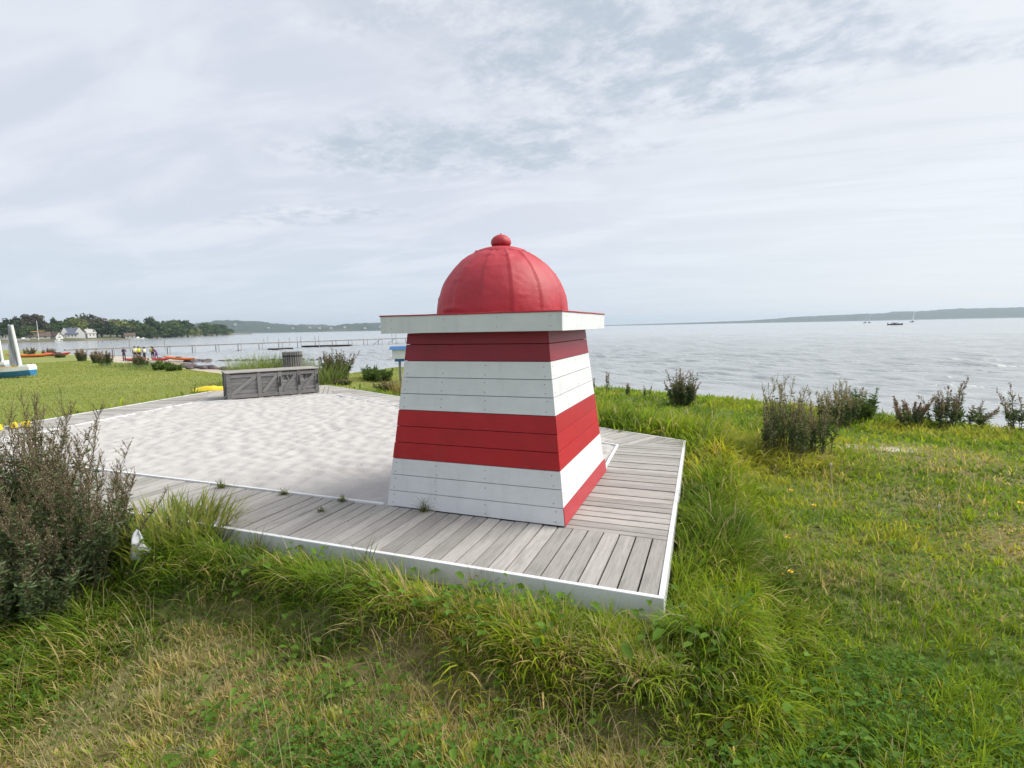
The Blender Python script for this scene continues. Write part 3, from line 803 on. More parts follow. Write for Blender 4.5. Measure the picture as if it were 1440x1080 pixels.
# ------------------------------------------------------------------ boats on the lawn, kayaks
M['hull_blue'] = simple('blue hull', (.03, .17, .36), (.05, .22, .42), .3)
M['hull_pale'] = simple('pale blue hull', (.30, .42, .52), (.36, .46, .54), .35)
M['orange'] = simple('orange plastic', (.72, .20, .03), (.66, .14, .025), .35)
M['red_plastic'] = simple('red plastic', (.55, .05, .03), (.48, .04, .03), .35)
M['ochre'] = simple('ochre deck', (.50, .26, .08), (.42, .22, .07), .6)
M['sail_grey'] = simple('furled sail cloth', (.55, .56, .60), (.40, .41, .46), .7)
M['sail_stripe'] = simple('sail stripe', (.36, .37, .43), rough=.7)
def dinghy(loc, rz, mats, label, lean, mast_h, w=.9, mx=-.48):
    d = empty('sailing_dinghy', loc, label, 'dinghy', 'sailing dinghies on the lawn', rz)
    Lh = 3.6
    def sec(t):      # t 0 stern .. 1 bow (bow at local x=0, stern at -L)
        x = -Lh + Lh * t; wd = w / 2 * (.82 + .18 * math.sin(t * math.pi)) * (1 if t < .8 else max(.42, 1 - (t - .8) * 2.6))
        return x, wd, .06 * max(0, (t - .6) / .4) ** 2
    def hull(z0, z1, k0, k1):
        mb = MB(); V = []; F = []; n = 14
        for i in range(n + 1):
            x, wd, rise = sec(i / n)
            V += [(x, -wd * k0, z0 + rise), (x, wd * k0, z0 + rise), (x, wd * k1, z1 + rise), (x, -wd * k1, z1 + rise)]
        for i in range(n):
            a = i * 4
            for j in range(4): F.append((a + j, a + (j + 1) % 4, a + 4 + (j + 1) % 4, a + 4 + j))
        F.append((0, 1, 2, 3)); F.append(tuple(n * 4 + j for j in (3, 2, 1, 0)))
        mb.mesh(V, F); return mb
    hull(.05, .27, .62, .97).build('hull', M[mats[0]], d, world=False)
    hull(.272, .42, .98, 1.0).build('gunwale', M[mats[1]], d, world=False)
    mb = MB(); mb.box((-1.9, 0, .43), (2.4, w * .78, .03)); mb.build('deck_panel', M[mats[2]], d, world=False, bevel=.01)
    mb = MB(); mb.prism([(mx + .12, -.26, .425), (-.02, -.20, .425), (-.02, .20, .425), (mx + .12, .26, .425)], [(mx + .12, -.25, .52), (-.04, -.18, .55), (-.04, .18, .55), (mx + .12, .25, .52)]); mb.build('foredeck', M[mats[1]], d, world=False, bevel=.02)
    top = Vector((mx + lean[0], lean[1], mast_h))
    mb = MB(); mb.tube([(mx, 0, .42), top], [.06, .05], 10); mb.build('mast', M['white_plain'], d, world=False)
    mb = MB(); rows = 26; cols = 11
    foot = .27; V = []; F = []; mi = []
    for i in range(rows):
        q = i / (rows - 1); c = Vector((mx, 0, .50)).lerp(top, q * .98)
        for j in range(cols):
            s = j / (cols - 1); wd = foot * (1 - q) ** .85 + .05
            V.append((c.x - .06 - wd * s, c.y + .07 * math.sin(s * 19 + q * 2) * (1 - q * .6), c.z + .05 * s))
    for i in range(rows - 1):
        for j in range(cols - 1): F.append((i * cols + j, i * cols + j + 1, (i + 1) * cols + j + 1, (i + 1) * cols + j)); mi.append(1 if j % 3 == 1 else 0)
    b0 = len(mb.f); mb.mesh(V, F); mb.m[b0:] = mi
    sl_ = mb.build('furled_sail', [M['sail_grey'], M['sail_stripe']], d, world=False, smooth=True)
    md = sl_.modifiers.new('thick', 'SOLIDIFY'); md.thickness = .03
    mb = MB(); mb.box((-Lh - .03, 0, .24), (.05, .22, .40)); mb.build('rudder', M['ochre'], d, world=False, bevel=.01)
    return d
# bow points along the picture to the right
rx = math.atan2(R_[1], R_[0])
dinghy((-25.2, 9.75, H(-25.2, 9.75) - .03), rx, ('hull_blue', 'white_plain', 'ochre'), 'blue and white sailing dinghy with an ochre deck and striped furled sail', (-.17, 0), 2.12, .95)
dinghy((-36.75, 14.35, H(-36.75, 14.35) - .02), rx + .06, ('hull_pale', 'white_plain', 'hull_pale'), 'pale blue sailing dinghy behind the blue one, at the photo edge', (-.10, 0), 2.62, 1.1, -.24)
def kayak(p0, p1, zoff, mat, label, group, wd=.62):
    p0 = Vector(p0); p1 = Vector(p1); d = p1 - p0; Lk = d.length; n = 18; mid = (p0 + p1) / 2
    z = [H(*(p0.lerp(p1, q))) for q in (.1, .5, .9)]
    root = empty('kayak', (mid.x, mid.y, max(z) + zoff), label, 'kayak', group, math.atan2(d.y, d.x))
    root.rotation_euler[1] = -math.atan2(z[2] - z[0], Lk * .8)
    mb = MB(); V = []; F = []; k = 8
    for i in range(n + 1):
        t_ = i / n; x = (t_ - .5) * Lk; s = max(.04, math.sin(math.pi * t_) ** .7); up = .16 * abs(2 * t_ - 1) ** 3
        for j in range(k):
            a = 2 * math.pi * j / k; V.append((x, wd / 2 * s * math.cos(a), .17 + up + (.15 if math.sin(a) > 0 else .17) * s ** .5 * math.sin(a)))
    for i in range(n):
        for j in range(k): F.append((i * k + j, i * k + (j + 1) % k, (i + 1) * k + (j + 1) % k, (i + 1) * k + j))
    F.append(tuple(range(k - 1, -1, -1))); F.append(tuple(n * k + j for j in range(k)))
    mb.mesh(V, F); mb.build('hull', M[mat], root, world=False, smooth=True)
    mb = MB(); V = [(.42 * math.cos(a), .20 * math.sin(a), .325) for a in [2 * math.pi * q / 18 for q in range(18)]]; W2 = [(.36 * math.cos(a), .15 * math.sin(a), .365) for a in [2 * math.pi * q / 18 for q in range(18)]]
    mb.prism(V, W2); mb.build('cockpit_rim', M['iron'], root, world=False)
    return root
kayak((-62.8, 37.0), (-58.6, 36.9), -.02, 'red_plastic', 'red kayak behind the standing group on the beach', 'kayaks on the beach')
kayak((-59.4, 37.9), (-55.6, 37.4), .0, 'red_plastic', 'red kayak beside the two people at the right of the group', 'kayaks on the beach')
kayak((-57.3, 37.8), (-52.9, 38.3), .06, 'orange', 'orange kayak at the water, farthest right of the beached kayaks', 'kayaks on the beach')
kayak((-62.5, 26.3), (-58.2, 28.2), .0, 'orange', 'long orange kayak on the lawn edge behind the dinghies', 'kayaks on the lawn edge')
kayak((-59.6, 27.9), (-56.9, 28.6), .05, 'red_plastic', 'shorter red kayak at the right end of the orange one on the lawn edge', 'kayaks on the lawn edge')

# ------------------------------------------------------------------ people on the beach
def person(x, y, face, label, suit, vest, hair, bend=0., arms='down', h=1.70, step=.0):
    z = H(x, y); root = empty('person', (x, y, z), label, 'person', 'people by the kayaks', face)
    k = h / 1.70
    cb_, sb = math.cos(bend), math.sin(bend)
    def T(p):    # bend the upper body forward (+x) about the hip
        X_, Y_, Z_ = p
        if Z_ > .93: q = Z_ - .93; return ((X_ * cb_ + q * sb) * k, Y_ * k, (.93 + q * cb_ - X_ * sb) * k)
        return (X_ * k, Y_ * k, Z_ * k)
    P = [((0, 0, .95), .115), ((0, 0, 1.12), .105), ((0, 0, 1.32), .125), ((0, 0, 1.44), .075), ((.01, 0, 1.50), .05), ((.02, 0, 1.60), .085), ((.025, 0, 1.67), .07)]
    E_ = [(0, 1), (1, 2), (2, 3), (3, 4), (4, 5), (5, 6)]
    def chain(start, pts):
        a = start
        for p, r in pts: P.append((p, r)); E_.append((a, len(P) - 1)); a = len(P) - 1
        return a
    for s in (-1, 1):
        st = step * s
        chain(0, [((0, .09 * s, .88), .095), ((.04 + st * .5, .10 * s, .50), .062), ((st, .10 * s, .10), .045), ((st + .05, .10 * s, .045), .045), ((st + .17, .11 * s, .035), .035)])
        sh = ((0, .17 * s, 1.42), .06)
        if arms == 'down': pts = [sh, ((-.02, .22 * s, 1.17), .045), ((.06, .24 * s, .95), .036)]; hd = Vector((.08, .24 * s, .87)); dr_ = Vector((.25, 0, -1))
        elif arms == 'front': pts = [sh, ((.08, .22 * s, 1.20), .045), ((.30, .14 * s, 1.15), .036)]; hd = Vector((.38, .12 * s, 1.15)); dr_ = Vector((1, 0, 0))
        else: pts = [sh, ((.22, .21 * s, 1.28), .045), ((.45, .18 * s, 1.18), .036)]; hd = Vector((.53, .17 * s, 1.15)); dr_ = Vector((1, 0, -.2))
        w = chain(2, pts); P.append((tuple(hd), .035)); E_.append((w, len(P) - 1)); hi = len(P) - 1
        side = Vector((0, 1, 0))
        for f in range(4): 
            b_ = hd + dr_.normalized() * .03 + side * (f - 1.5) * .022; P.append((tuple(b_), .011)); E_.append((hi, len(P) - 1))
            P.append((tuple(b_ + dr_.normalized() * (.055 - .008 * abs(f - 1.3))), .008)); E_.append((len(P) - 2, len(P) - 1))
        b_ = hd + dr_.normalized() * .01 - side * s * .045; P.append((tuple(b_), .011)); E_.append((hi, len(P) - 1))
    P.append(((.105, 0, 1.60), .018)); E_.append((5, len(P) - 1))
    me = bpy.data.meshes.new('tmp'); me.from_pydata([T(p) for p, r in P], E_, [])
    o = bpy.data.objects.new('tmp', me); COL.objects.link(o)
    md = o.modifiers.new('skin', 'SKIN')
    for i, (p, r) in enumerate(P): me.skin_vertices[0].data[i].radius = (r * k, r * k); me.skin_vertices[0].data[i].use_root = (i == 0)
    o.modifiers.new('sub', 'SUBSURF').levels = 1
    dg = bpy.context.evaluated_depsgraph_get(); ev = o.evaluated_get(dg); me2 = bpy.data.meshes.new_from_object(ev)
    bpy.data.objects.remove(o)
    me2.name = 'body'; me2.materials.clear(); me2.materials.append(M[suit]); me2.materials.append(M['skin'])
    head = Vector(T((.02, 0, 1.60))); 
    for pl in me2.polygons:
        c = pl.center; pl.material_index = 1 if (c - head).length < .15 * k and c.z > head.z - .13 else 0; pl.use_smooth = True
    bo = bpy.data.objects.new('body', me2); COL.objects.link(bo); bo.parent = root
    # hair
    mb = MB(); mb.lathe([(.094, -.01), (.098, .03), (.088, .075), (.055, .108), (.015, .118)], (0, 0, 0), 12)
    hr = mb.build('hair', M[hair], root, world=False, smooth=True); hr.location = head + Vector((-.012, 0, .0)); hr.rotation_euler = (0, bend * .6 - .25, 0)
    if vest:
        mb = MB(); V = []; F = []; n = 14; zs = ((1.0, .145, .185), (1.15, .14, .18), (1.32, .155, .20), (1.43, .10, .17))
        for (zz, a, c) in zs:
            for j in range(n): th = 2 * math.pi * j / n; V.append(T((a * math.cos(th), c * math.sin(th), zz)))
        for i in range(len(zs) - 1):
            for j in range(n): F.append((i * n + j, i * n + (j + 1) % n, (i + 1) * n + (j + 1) % n, (i + 1) * n + j))
        mb.mesh(V, F); vo = mb.build('life_vest', M[vest], root, world=False, smooth=True)
        md = vo.modifiers.new('thick', 'SOLIDIFY'); md.thickness = .03; md.offset = 1
    return root
M['suit_plum'] = simple('plum wetsuit', (.06, .02, .05), (.05, .018, .04), .7)
M['suit_black'] = simple('black wetsuit', (.02, .02, .025), rough=.7)
M['suit_brown'] = simple('brown wetsuit', (.07, .035, .025), rough=.7)
M['suit_purple'] = simple('purple clothes', (.14, .03, .16), rough=.7)
M['vest_yellow'] = simple('yellow vest', (.68, .72, .08), rough=.6)
M['vest_pale'] = simple('pale vest', (.70, .70, .52), rough=.6)
M['skin'] = simple('skin', (.50, .32, .24), rough=.6)
M['hair_dark'] = simple('dark hair', (.03, .025, .02), rough=.7)
M['hair_grey'] = simple('grey cap', (.20, .20, .20), rough=.8)
person(-61.55, 36.4, 2.3, 'lone person in a dark plum wetsuit standing at the left end of the kayaks', 'suit_plum', None, 'hair_grey', .12, 'front', 1.58)
person(-61.0, 37.25, -.4, 'person in brown with a pale yellow vest, left of a standing pair', 'suit_brown', 'vest_pale', 'hair_dark', .05, 'down', 1.66)
person(-60.8, 37.55, 2.6, 'person in brown with a bright yellow vest, right of a standing pair', 'suit_brown', 'vest_yellow', 'hair_dark', .08, 'down', 1.62)
person(-60.0, 37.60, .3, 'person in black with a pale vest standing behind the tall weed clump', 'suit_black', 'vest_pale', 'hair_dark', .10, 'down', 1.55)
person(-59.65, 38.35, 2.9, 'person in black with a yellow vest leaning towards the one in purple', 'suit_black', 'vest_yellow', 'hair_dark', .25, 'front', 1.60)
person(-59.2, 38.45, -2.7, 'person in purple bending over the kayak at the right of the group', 'suit_purple', None, 'hair_dark', .55, 'reach', 1.58, .1)
# ------------------------------------------------------------------ jetty, stakes, stones
J0 = Vector((-86, 44)); J1 = Vector((-55, 124)); jd = (J1 - J0).normalized(); jl = (J1 - J0).length; jn = Vector((-jd.y, jd.x)); ja = math.atan2(jd.y, jd.x)
jet = empty('jetty', (J0.x, J0.y, SEA), 'long thin wooden bathing jetty on slender posts running out across the water', 'jetty', rz=ja)
mb = MB()
for k in range(int(jl / .5)): mb.box((k * .5 + .25, 0, 1.22), (.47, 1.5, .06), grain=1)
mb.build('deck', M['jetty'], jet, world=False)
mb = MB()
for s in (-.66, .66): mb.box((jl / 2, s, 1.11), (jl, .08, .15), grain=0)
mb.build('beam', M['jetty'], jet, world=False)
for k in range(24):
    for s in (-.66, .66):
        mb = MB(); x = 2 + k * (jl - 3) / 23; mb.tube([(x, s * 1.13, -2.0), (x, s * 1.13, 1.30 + (.9 if k in (9, 10, 15) else 0))], .065, 6); mb.build('post', M['jetty'], jet, world=False)
mb = MB()
for k in (13, 14): x = 2 + k * (jl - 3) / 23; mb.tube([(x, -.8, -.6), (x + 3.2, -.8, 1.1)], .05, 5)
mb.build('ladder', M['pier'], jet, world=False)
p0 = None
for k, (x, y, hh, lb_) in enumerate(((-108.2, 100.7, 1.5, 'leftmost thin stake standing in the water beyond the jetty'), (-111.1, 104.9, 1.9, 'thin tall stake in the water, second of the row beyond the jetty'), (-98.6, 96.1, 1.5, 'thin stake in the water, third of the row beyond the jetty'), (-90.0, 90.6, 1.8, 'thin stake in the water, rightmost of the row beyond the jetty'), (-100.4, 62.3, 2.2, 'thin stake in the water above the people on the beach'), (-95.8, 65.6, 1.9, 'thin stake in the water right of the people on the beach'))):
    mb = MB(); mb.tube([(0, 0, -2), (.03, 0, hh * .5), (.02, .04, hh)], .045, 5); o = mb.build('stake', M['pier']); o.location = (x, y, SEA); tag(o, lb_, 'stake', 'stakes in the water')
for (x, y, lx, rz, lb_) in ((-70.6, 68.4, 4.0, ja + .2, 'short dark raft floating in front of the jetty'), (-71.6, 81.5, 9.5, ja - .75, 'long dark raft floating behind the jetty posts')):
    r = empty('raft', (x, y, SEA), lb_, 'raft', 'dark rafts by the jetty', rz)
    mb = MB()
    for i in range(int(lx / .3)): mb.box((-lx / 2 + .3 * i + .15, 0, .30), (.28, 1.6, .05), grain=1)
    mb.build('planking', M['pier'], r, world=False)
    mb = MB()
    for s in (-.6, .6): mb.tube([(-lx / 2, s, .08), (lx / 2, s, .08)], .18, 8)
    mb.build('float', M['dark'], r, world=False)
# stones of the two groynes
m, t, b, o = new_mat('wet dark stone'); ob = N(t, 'ShaderNodeTexCoord').outputs['Object']
L(t, mixc(t, noise_(t, ob, 5, 5, .6), (.13, .095, .10), (.05, .04, .042)), b.inputs['Base Color']); b.inputs['Roughness'].default_value = .55; bump_(t, b, noise_(t, ob, 9, 4), .5, .05)
STONE = m; stone_me = []
for k in range(5):
    bm = bmesh.new(); bmesh.ops.create_icosphere(bm, subdivisions=3, radius=1)
    for v in bm.verts:
        p = v.co; d = 1 + .34 * mnoise(p * 1.3 + Vector((k * 5, 0, 0))) + .14 * mnoise(p * 3.1 + Vector((k * 5, 3, 0))); v.co = Vector((p.x * d, p.y * d * .8, p.z * d * .55))
    me = bpy.data.meshes.new('stone'); bm.to_mesh(me); bm.free(); me.materials.append(STONE); me.polygons.foreach_set('use_smooth', [True] * len(me.polygons)); stone_me.append(me)
rs = random.Random(9); first = [None, None]
groups = ((( -44.6, 30.6), (-33.6, 28.9), 46, 'stone in the low dark groyne nearest to the lawn', 'stones of the near groyne', .9), ((-55.5, 38.4), (-40.5, 43.0), 52, 'stone in the dark groyne reaching out beside the kayaks', 'stones of the far groyne', .8))
for a, c, n, lb_, g, wd in groups:
    for i in range(n):
        q = (i + rs.random()) / n; x = a[0] + (c[0] - a[0]) * q + rs.gauss(0, wd * .5); y = a[1] + (c[1] - a[1]) * q + rs.gauss(0, wd)
        o = bpy.data.objects.new('stone', stone_me[i % 5]); COL.objects.link(o); s = rs.uniform(.24, .52) * (1 - .35 * q)
        o.location = (x, y, max(H(x, y), SEA - .1) + s * .22); o.scale = (s * rs.uniform(.9, 1.5), s, s * rs.uniform(.8, 1.1)); o.rotation_euler = (rs.uniform(-.2, .2), rs.uniform(-.2, .2), rs.uniform(0, 6.3))
        tag(o, lb_, 'stone', g)

# ------------------------------------------------------------------ headland with trees and houses
HL = np.array([(-345, 90), (-345, 135), (-341, 154.7), (-353, 177), (-351, 197), (-347, 218), (-362, 240), (-419, 296), (-502, 394), (-570, 470), (-640, 552), (-662, 580), (-700, 640)], float)
def hl_d(x, y):
    best = np.full(np.shape(x), 1e9); sg = np.ones(np.shape(x))
    for a, c in zip(HL[:-1], HL[1:]):
        d, cr = seg_dist(x, y, a, c); mm = d < best - 1e-9; best = np.where(mm, d, best); sg = np.where(mm, np.sign(cr), sg)
    return best * -sg
def hl_h(x, y):
    d = hl_d(x, y); return -2.2 + 1.5 * sstep(-2, 4, d) + .85 * sstep(4, 9, d) + 2.2 * sstep(10, 70, d) * sstep(760, 600, np.hypot(x, y)) + .3 * (fbm(x * .06, y * .06, 2) - .5)
hx = np.arange(-760, -335, 4.0); hy = np.arange(90, 650, 4.0); X, Y = np.meshgrid(hx, hy); d = hl_d(X, Y); Z = hl_h(X, Y)
n_ = fbm(X * .05, Y * .05, 7)
hc_ = mixv((.06, .075, .03), (.12, .12, .05), n_); hc_ = mixv(hc_, (.24, .21, .17), sstep(7, 3, d + n_ * 4)); hc_ = mixv(hc_, (.09, .07, .06), sstep(2.5, .5, d))
m, t, b, o = new_mat('headland soil'); L(t, N(t, 'ShaderNodeAttribute', attribute_name='col').outputs['Color'], b.inputs['Base Color']); b.inputs['Roughness'].default_value = .95
hl = grid_mesh('headland', X, Y, Z, m, hc_, keep=(d > -12) & (d < 190)); tag(hl, kind='structure')

# trees: tapered trunk with limbs, crown of small leaf clumps around several lobes
def leaf_cloud(lobes, n, size, cols, seed, flat=.0):
    """random leaf-clump quads in ellipsoid lobes; colour differs per lobe and per clump"""
    r = np.random.default_rng(seed); vol = np.array([l[3] * l[4] * l[5] for l in lobes]) ** .8; pick = r.choice(len(lobes), n, p=vol / vol.sum())
    Lb = np.array(lobes); d = r.normal(size=(n, 3)); d /= np.linalg.norm(d, axis=1)[:, None]; rad = r.random(n) ** .42
    rad *= 1 + .22 * np.sin(d[:, 0] * 5 + pick) * np.cos(d[:, 2] * 4 + pick * 2)
    C_ = Lb[pick, :3] + d * rad[:, None] * Lb[pick, 3:6]
    nrm = d * .7 + r.normal(size=(n, 3)) * .55 + np.array((0, 0, .35)); nrm /= np.linalg.norm(nrm, axis=1)[:, None]
    a = np.cross(nrm, r.normal(size=(n, 3))); a /= np.linalg.norm(a, axis=1)[:, None]; bb = np.cross(nrm, a)
    s = size * r.uniform(.55, 1.35, n)[:, None]
    V = np.stack([C_ - a * s, C_ - bb * s * .62, C_ + a * s, C_ + bb * s * .62], 1).reshape(-1, 3)
    cc = np.array(cols); lobe_c = cc[r.integers(0, len(cc), len(lobes))][pick]; c = lobe_c * r.uniform(.70, 1.35, (n, 1))
    return V, np.arange(4 * n).reshape(-1, 4), np.repeat(c, 4, 0)
def tree_proto(seed, cols, shape, n=1100, size=.050):
    r = random.Random(seed); root = empty('tree', (0, 0, 0)); mb = MB()
    pts = [(0, 0, -.02), (.01, 0, .16), (-.01, .01, .34), (.005, 0, .60)]; mb.tube(pts, [.032, .026, .020, .008], 7)
    lobes = []
    nl = 13
    for k in range(nl):
        a = k * 2.4 + r.random(); q = (k + .5) / nl; z = .26 + .62 * q
        if shape == 'round': w = .46 * math.sin(math.pi * min(1, .18 + q * .80)) ** .7
        elif shape == 'tall': w = .34 * math.sin(math.pi * min(1, .2 + q * .76)) ** .8
        else: w = .48 * (1 - .55 * q)
        off_ = w * .62 * r.uniform(.6, 1.15); lr = w * r.uniform(.40, .62) + .05
        p = (off_ * math.cos(a), off_ * math.sin(a), z + r.uniform(-.03, .04)); lobes.append((*p, lr, lr, lr * r.uniform(.55, .8)))
        if k % 2 == 0: mb.tube([(0, 0, .18 + .4 * q), ((p[0]) * .5, p[1] * .5, .16 + .8 * z * .8), (p[0], p[1], p[2])], [.012, .008, .003], 5)
    mb.build('trunk', M['bark'], root, world=False)
    V, Fq, c = leaf_cloud(lobes, n, size, cols, seed)
    np_mesh('crown', V, Fq, np.full(len(Fq), 4), M['crown'], c, parent=root)
    return root
KINDS = {'dark': [(.042, .070, .028), (.055, .085, .034), (.036, .058, .028)], 'green': [(.065, .11, .032), (.085, .13, .040), (.058, .095, .032)],
         'light': [(.16, .20, .055), (.20, .225, .07), (.13, .17, .05)], 'brown': [(.080, .068, .045), (.065, .072, .042), (.085, .078, .045)]}
PROTO = {}
for i, (k, cols) in enumerate(KINDS.items()):
    PROTO[k] = [tree_proto(20 + i * 3 + j, cols, sh) for j, sh in enumerate(('round', 'tall'))]
TREES = [(-361.4, 167.8, 12.0, 7.4), (-359.0, 161.2, 11.2, 7.6), (-377.9, 179.9, 13.4, 5.0), (-380.6, 185.7, 15.2, 9.3), (-378.6, 189.6, 15.4, 8.5), (-373.0, 189.6, 13.3, 5.1), (-380.4, 197.0, 9.7, 9.6), (-388.1, 203.8, 12.8, 4.0), (-386.9, 206.2, 10.7, 11.8), (-389.1, 212.6, 11.7, 10.1), (-382.3, 214.4, 12.9, 11.0), (-396.8, 219.3, 13.6, 8.5), (-388.6, 223.5, 16.2, 12.3), (-368.0, 219.0, 13.5, 11.0), (-364.0, 214.1, 9.8, 9.9), (-360.7, 219.6, 10.2, 9.1), (-380.7, 236.5, 13.1, 14.6), (-381.8, 244.2, 12.7, 13.9), (-383.3, 251.0, 12.2, 11.2), (-364.1, 229.1, 7.9, 11.3), (-362.3, 234.9, 6.9, 11.3), (-376.6, 252.0, 11.1, 12.1), (-386.6, 264.0, 16.9, 9.4), (-388.7, 269.7, 14.6, 10.7), (-423.6, 304.3, 15.5, 15.2), (-428.2, 313.0, 16.0, 14.4), (-433.3, 323.0, 16.9, 13.6), (-446.1, 338.3, 16.1, 11.6), (-440.7, 333.2, 10.9, 10.1), (-455.3, 351.9, 10.2, 9.3), (-503.7, 401.6, 15.5, 14.9), (-529.7, 431.2, 15.4, 15.9), (-541.2, 446.7, 14.9, 18.1), (-552.9, 463.9, 14.8, 15.3), (-580.6, 493.1, 7.4, 10.8), (-650.3, 558.6, 8.8, 11.2), (-427.7, 312.3, 9.9, 13.0), (-423.1, 302.2, 9.8, 13.7), (-367.0, 247.3, 6.8, 11.8), (-366.9, 179.5, 8.6, 7.8), (-362.3, 170.7, 8.1, 7.9), (-366.2, 185.3, 6.1, 6.1)]
TK = ['dark', 'dark', 'dark', 'brown', 'brown', 'brown', 'green', 'dark', 'green', 'green', 'light', 'green', 'brown', 'brown', 'dark', 'dark', 'light', 'green', 'green', 'dark', 'dark', 'green', 'dark', 'green', 'green', 'green', 'dark', 'dark', 'light', 'light', 'green', 'green', 'dark', 'dark', 'light', 'dark', 'dark', 'green', 'dark', 'green', 'green', 'green']
TL = {'dark': 'dark green broad tree', 'green': 'mid green broad tree', 'light': 'pale yellow-green tree', 'brown': 'brownish copper tree'}
WHERE = [(15, 'behind the dinghy masts, left of the white gabled house'), (25, 'on the headland between the white houses and the tall round-topped tree'), (40, 'in the middle of the headland, right of the houses'), (99, 'towards the low tip of the headland')]
TREE_LABELS = {3: 'tall brownish dome-topped tree rising above the flagpole, left half of its crown', 4: 'tall brownish dome-topped tree above the flagpole, right half of its crown', 7: 'small dark tree with a thin umbrella top between the dome and the white house', 10: 'pale yellow-green tree just left above the blue-roofed white house', 12: 'tallest brownish tree, directly right above the blue-roofed house', 22: 'tall narrow dark tree with a twin top in the middle of the headland', 28: 'pale yellow-green round tree close to the water before dark trees', 29: 'low pale yellow-green tree right of the round pale one', 35: 'lone small dark tree at the very tip of the headland', 34: 'low pale bush-like tree just left of the tip of the headland', 30: 'mid green tree, first of the last tall clump before the tip', 33: 'dark green tree, last of the tall clump before the tip', 0: 'dark green tree behind the left dinghy mast', 16: 'very wide pale green tree right of the blue-roofed white house', 2: 'slim dark green tree between the dome-topped tree and the mast'}
rt = random.Random(3); used = {}
for i, (x, y, h, w) in enumerate(TREES):
    kind = TK[i]; pr = PROTO[kind][1 if h / w > 1.35 else 0]
    key = pr.name
    o = pr if key not in used else copy_tree(pr); used[key] = 1
    cw = .80 if pr is PROTO[kind][0] else .64
    o.location = (x, y, float(hl_h(np.array(x), np.array(y))) - .3); o.scale = (w / cw * 1.12, w / cw * 1.12, (h + .3) * 1.02); o.rotation_euler = (0, 0, rt.random() * 6.28)
    wh = ('left of the flagpole', 'right of the flagpole') if i < 12 else ('', '')
    n_before = sum(1 for j in range(i) if TK[j] == kind)
    d_ = math.hypot(x, y)
    reg = 'behind the flagpole and low houses' if y < 200 else 'just behind the white houses' if y < 222 else 'right of the white houses' if y < 256 else 'mid headland' if y < 345 else 'near the headland tip'
    size_ = 'tall' if h > 14 else 'low' if h < 10 else 'medium-high'
    lab = TREE_LABELS.get(i, f'{size_} {TL[kind]} {reg}, {["", "second", "third", "fourth", "fifth", "sixth"][min(5, sum(1 for j in range(i) if j not in TREE_LABELS and TK[j] == kind and abs(TREES[j][1] - y) < 32))]} of its kind there'.replace(',  of', ', first of'))
    tag(o, lab, 'tree', 'trees on the headland')
for k in PROTO:
    for pr in PROTO[k]:
        if pr.name not in used:
            for c in children(pr): bpy.data.objects.remove(c)
            bpy.data.objects.remove(pr)
M['house_white'] = simple('white render', (.60, .60, .58), (.52, .52, .50), .7)
M['roof_blue'] = simple('slate roof', (.10, .12, .17), (.08, .09, .13), .6)
M['roof_brown'] = simple('brown roof', (.13, .09, .07), (.10, .07, .06), .8)
M['roof_pale'] = simple('pale roof', (.45, .44, .40), rough=.7)
M['win'] = simple('window glass', (.04, .05, .06), rough=.2)
def gable_house(loc, rz, lx, ly, wall_h, roof_h, wall, roof, label, wing=False, windows=3, group='houses on the headland', name='house'):
    h = empty(name, loc, label, 'house', group, rz)
    mb = MB(); mb.box((0, 0, wall_h / 2 - .5), (lx, ly, wall_h + 1))
    for s in (-1, 1): mb.mesh([(s * lx / 2, -ly / 2, wall_h), (s * lx / 2, ly / 2, wall_h), (s * lx / 2, 0, wall_h + roof_h)], [(0, 1, 2)])
    mb.build('wall', M[wall], h, world=False)
    ov = .35; mb = MB(); sl_ = roof_h / (ly / 2)
    for s in (-1, 1):
        e = [(-lx / 2 - ov, s * (ly / 2 + ov), wall_h - sl_ * ov), (lx / 2 + ov, s * (ly / 2 + ov), wall_h - sl_ * ov), (lx / 2 + ov, 0, wall_h + roof_h), (-lx / 2 - ov, 0, wall_h + roof_h)]
        if s < 0: mb.prism([(p[0], p[1], p[2] + .02) for p in e], [(p[0], p[1], p[2] + .22) for p in e])
        else: mb.prism([(p[0], p[1], p[2] + .02) for p in e[::-1]], [(p[0], p[1], p[2] + .22) for p in e[::-1]])
    rf = mb.build('roof', M[roof], h, world=False)
    mb = MB(); mb.box((lx * .22, .1, wall_h + roof_h + .3), (.6, .6, 1.2)); mb.build('chimney', M[roof], rf, world=False)
    for k in range(windows):
        x = -lx / 2 + lx * (k + .7) / (windows + .4)
        for s in (-1, 1):
            mb = MB(); mb.box((x, s * (ly / 2 + .02), wall_h * .55), (lx * .10, .08, wall_h * .38)); mb.build('window', M['win'], h, world=False)
    for s in (-1, 1):
        mb = MB(); mb.box((s * (lx / 2 + .02), 0, wall_h * .6), (.08, ly * .3, wall_h * .35)); mb.box((s * (lx / 2 + .02), 0, wall_h + roof_h * .35), (.08, ly * .12, roof_h * .25)); mb.build('window', M['win'], h, world=False)
    return h
vdir = rx + .75       # roughly across the view at the headland
def hz_(x, y): return float(hl_h(np.array(x), np.array(y)))
va = math.atan2(204 + 2.9, -367.4 - .3) + math.pi / 2
h1x, h1y = -362.5, 199.2
h1 = gable_house((h1x, h1y, hz_(h1x, h1y)), va, 5.4, 5.2, 2.6, 3.3, 'house_white', 'roof_blue', 'white house with a steep slate-blue roof between two white gables')
mb = MB()
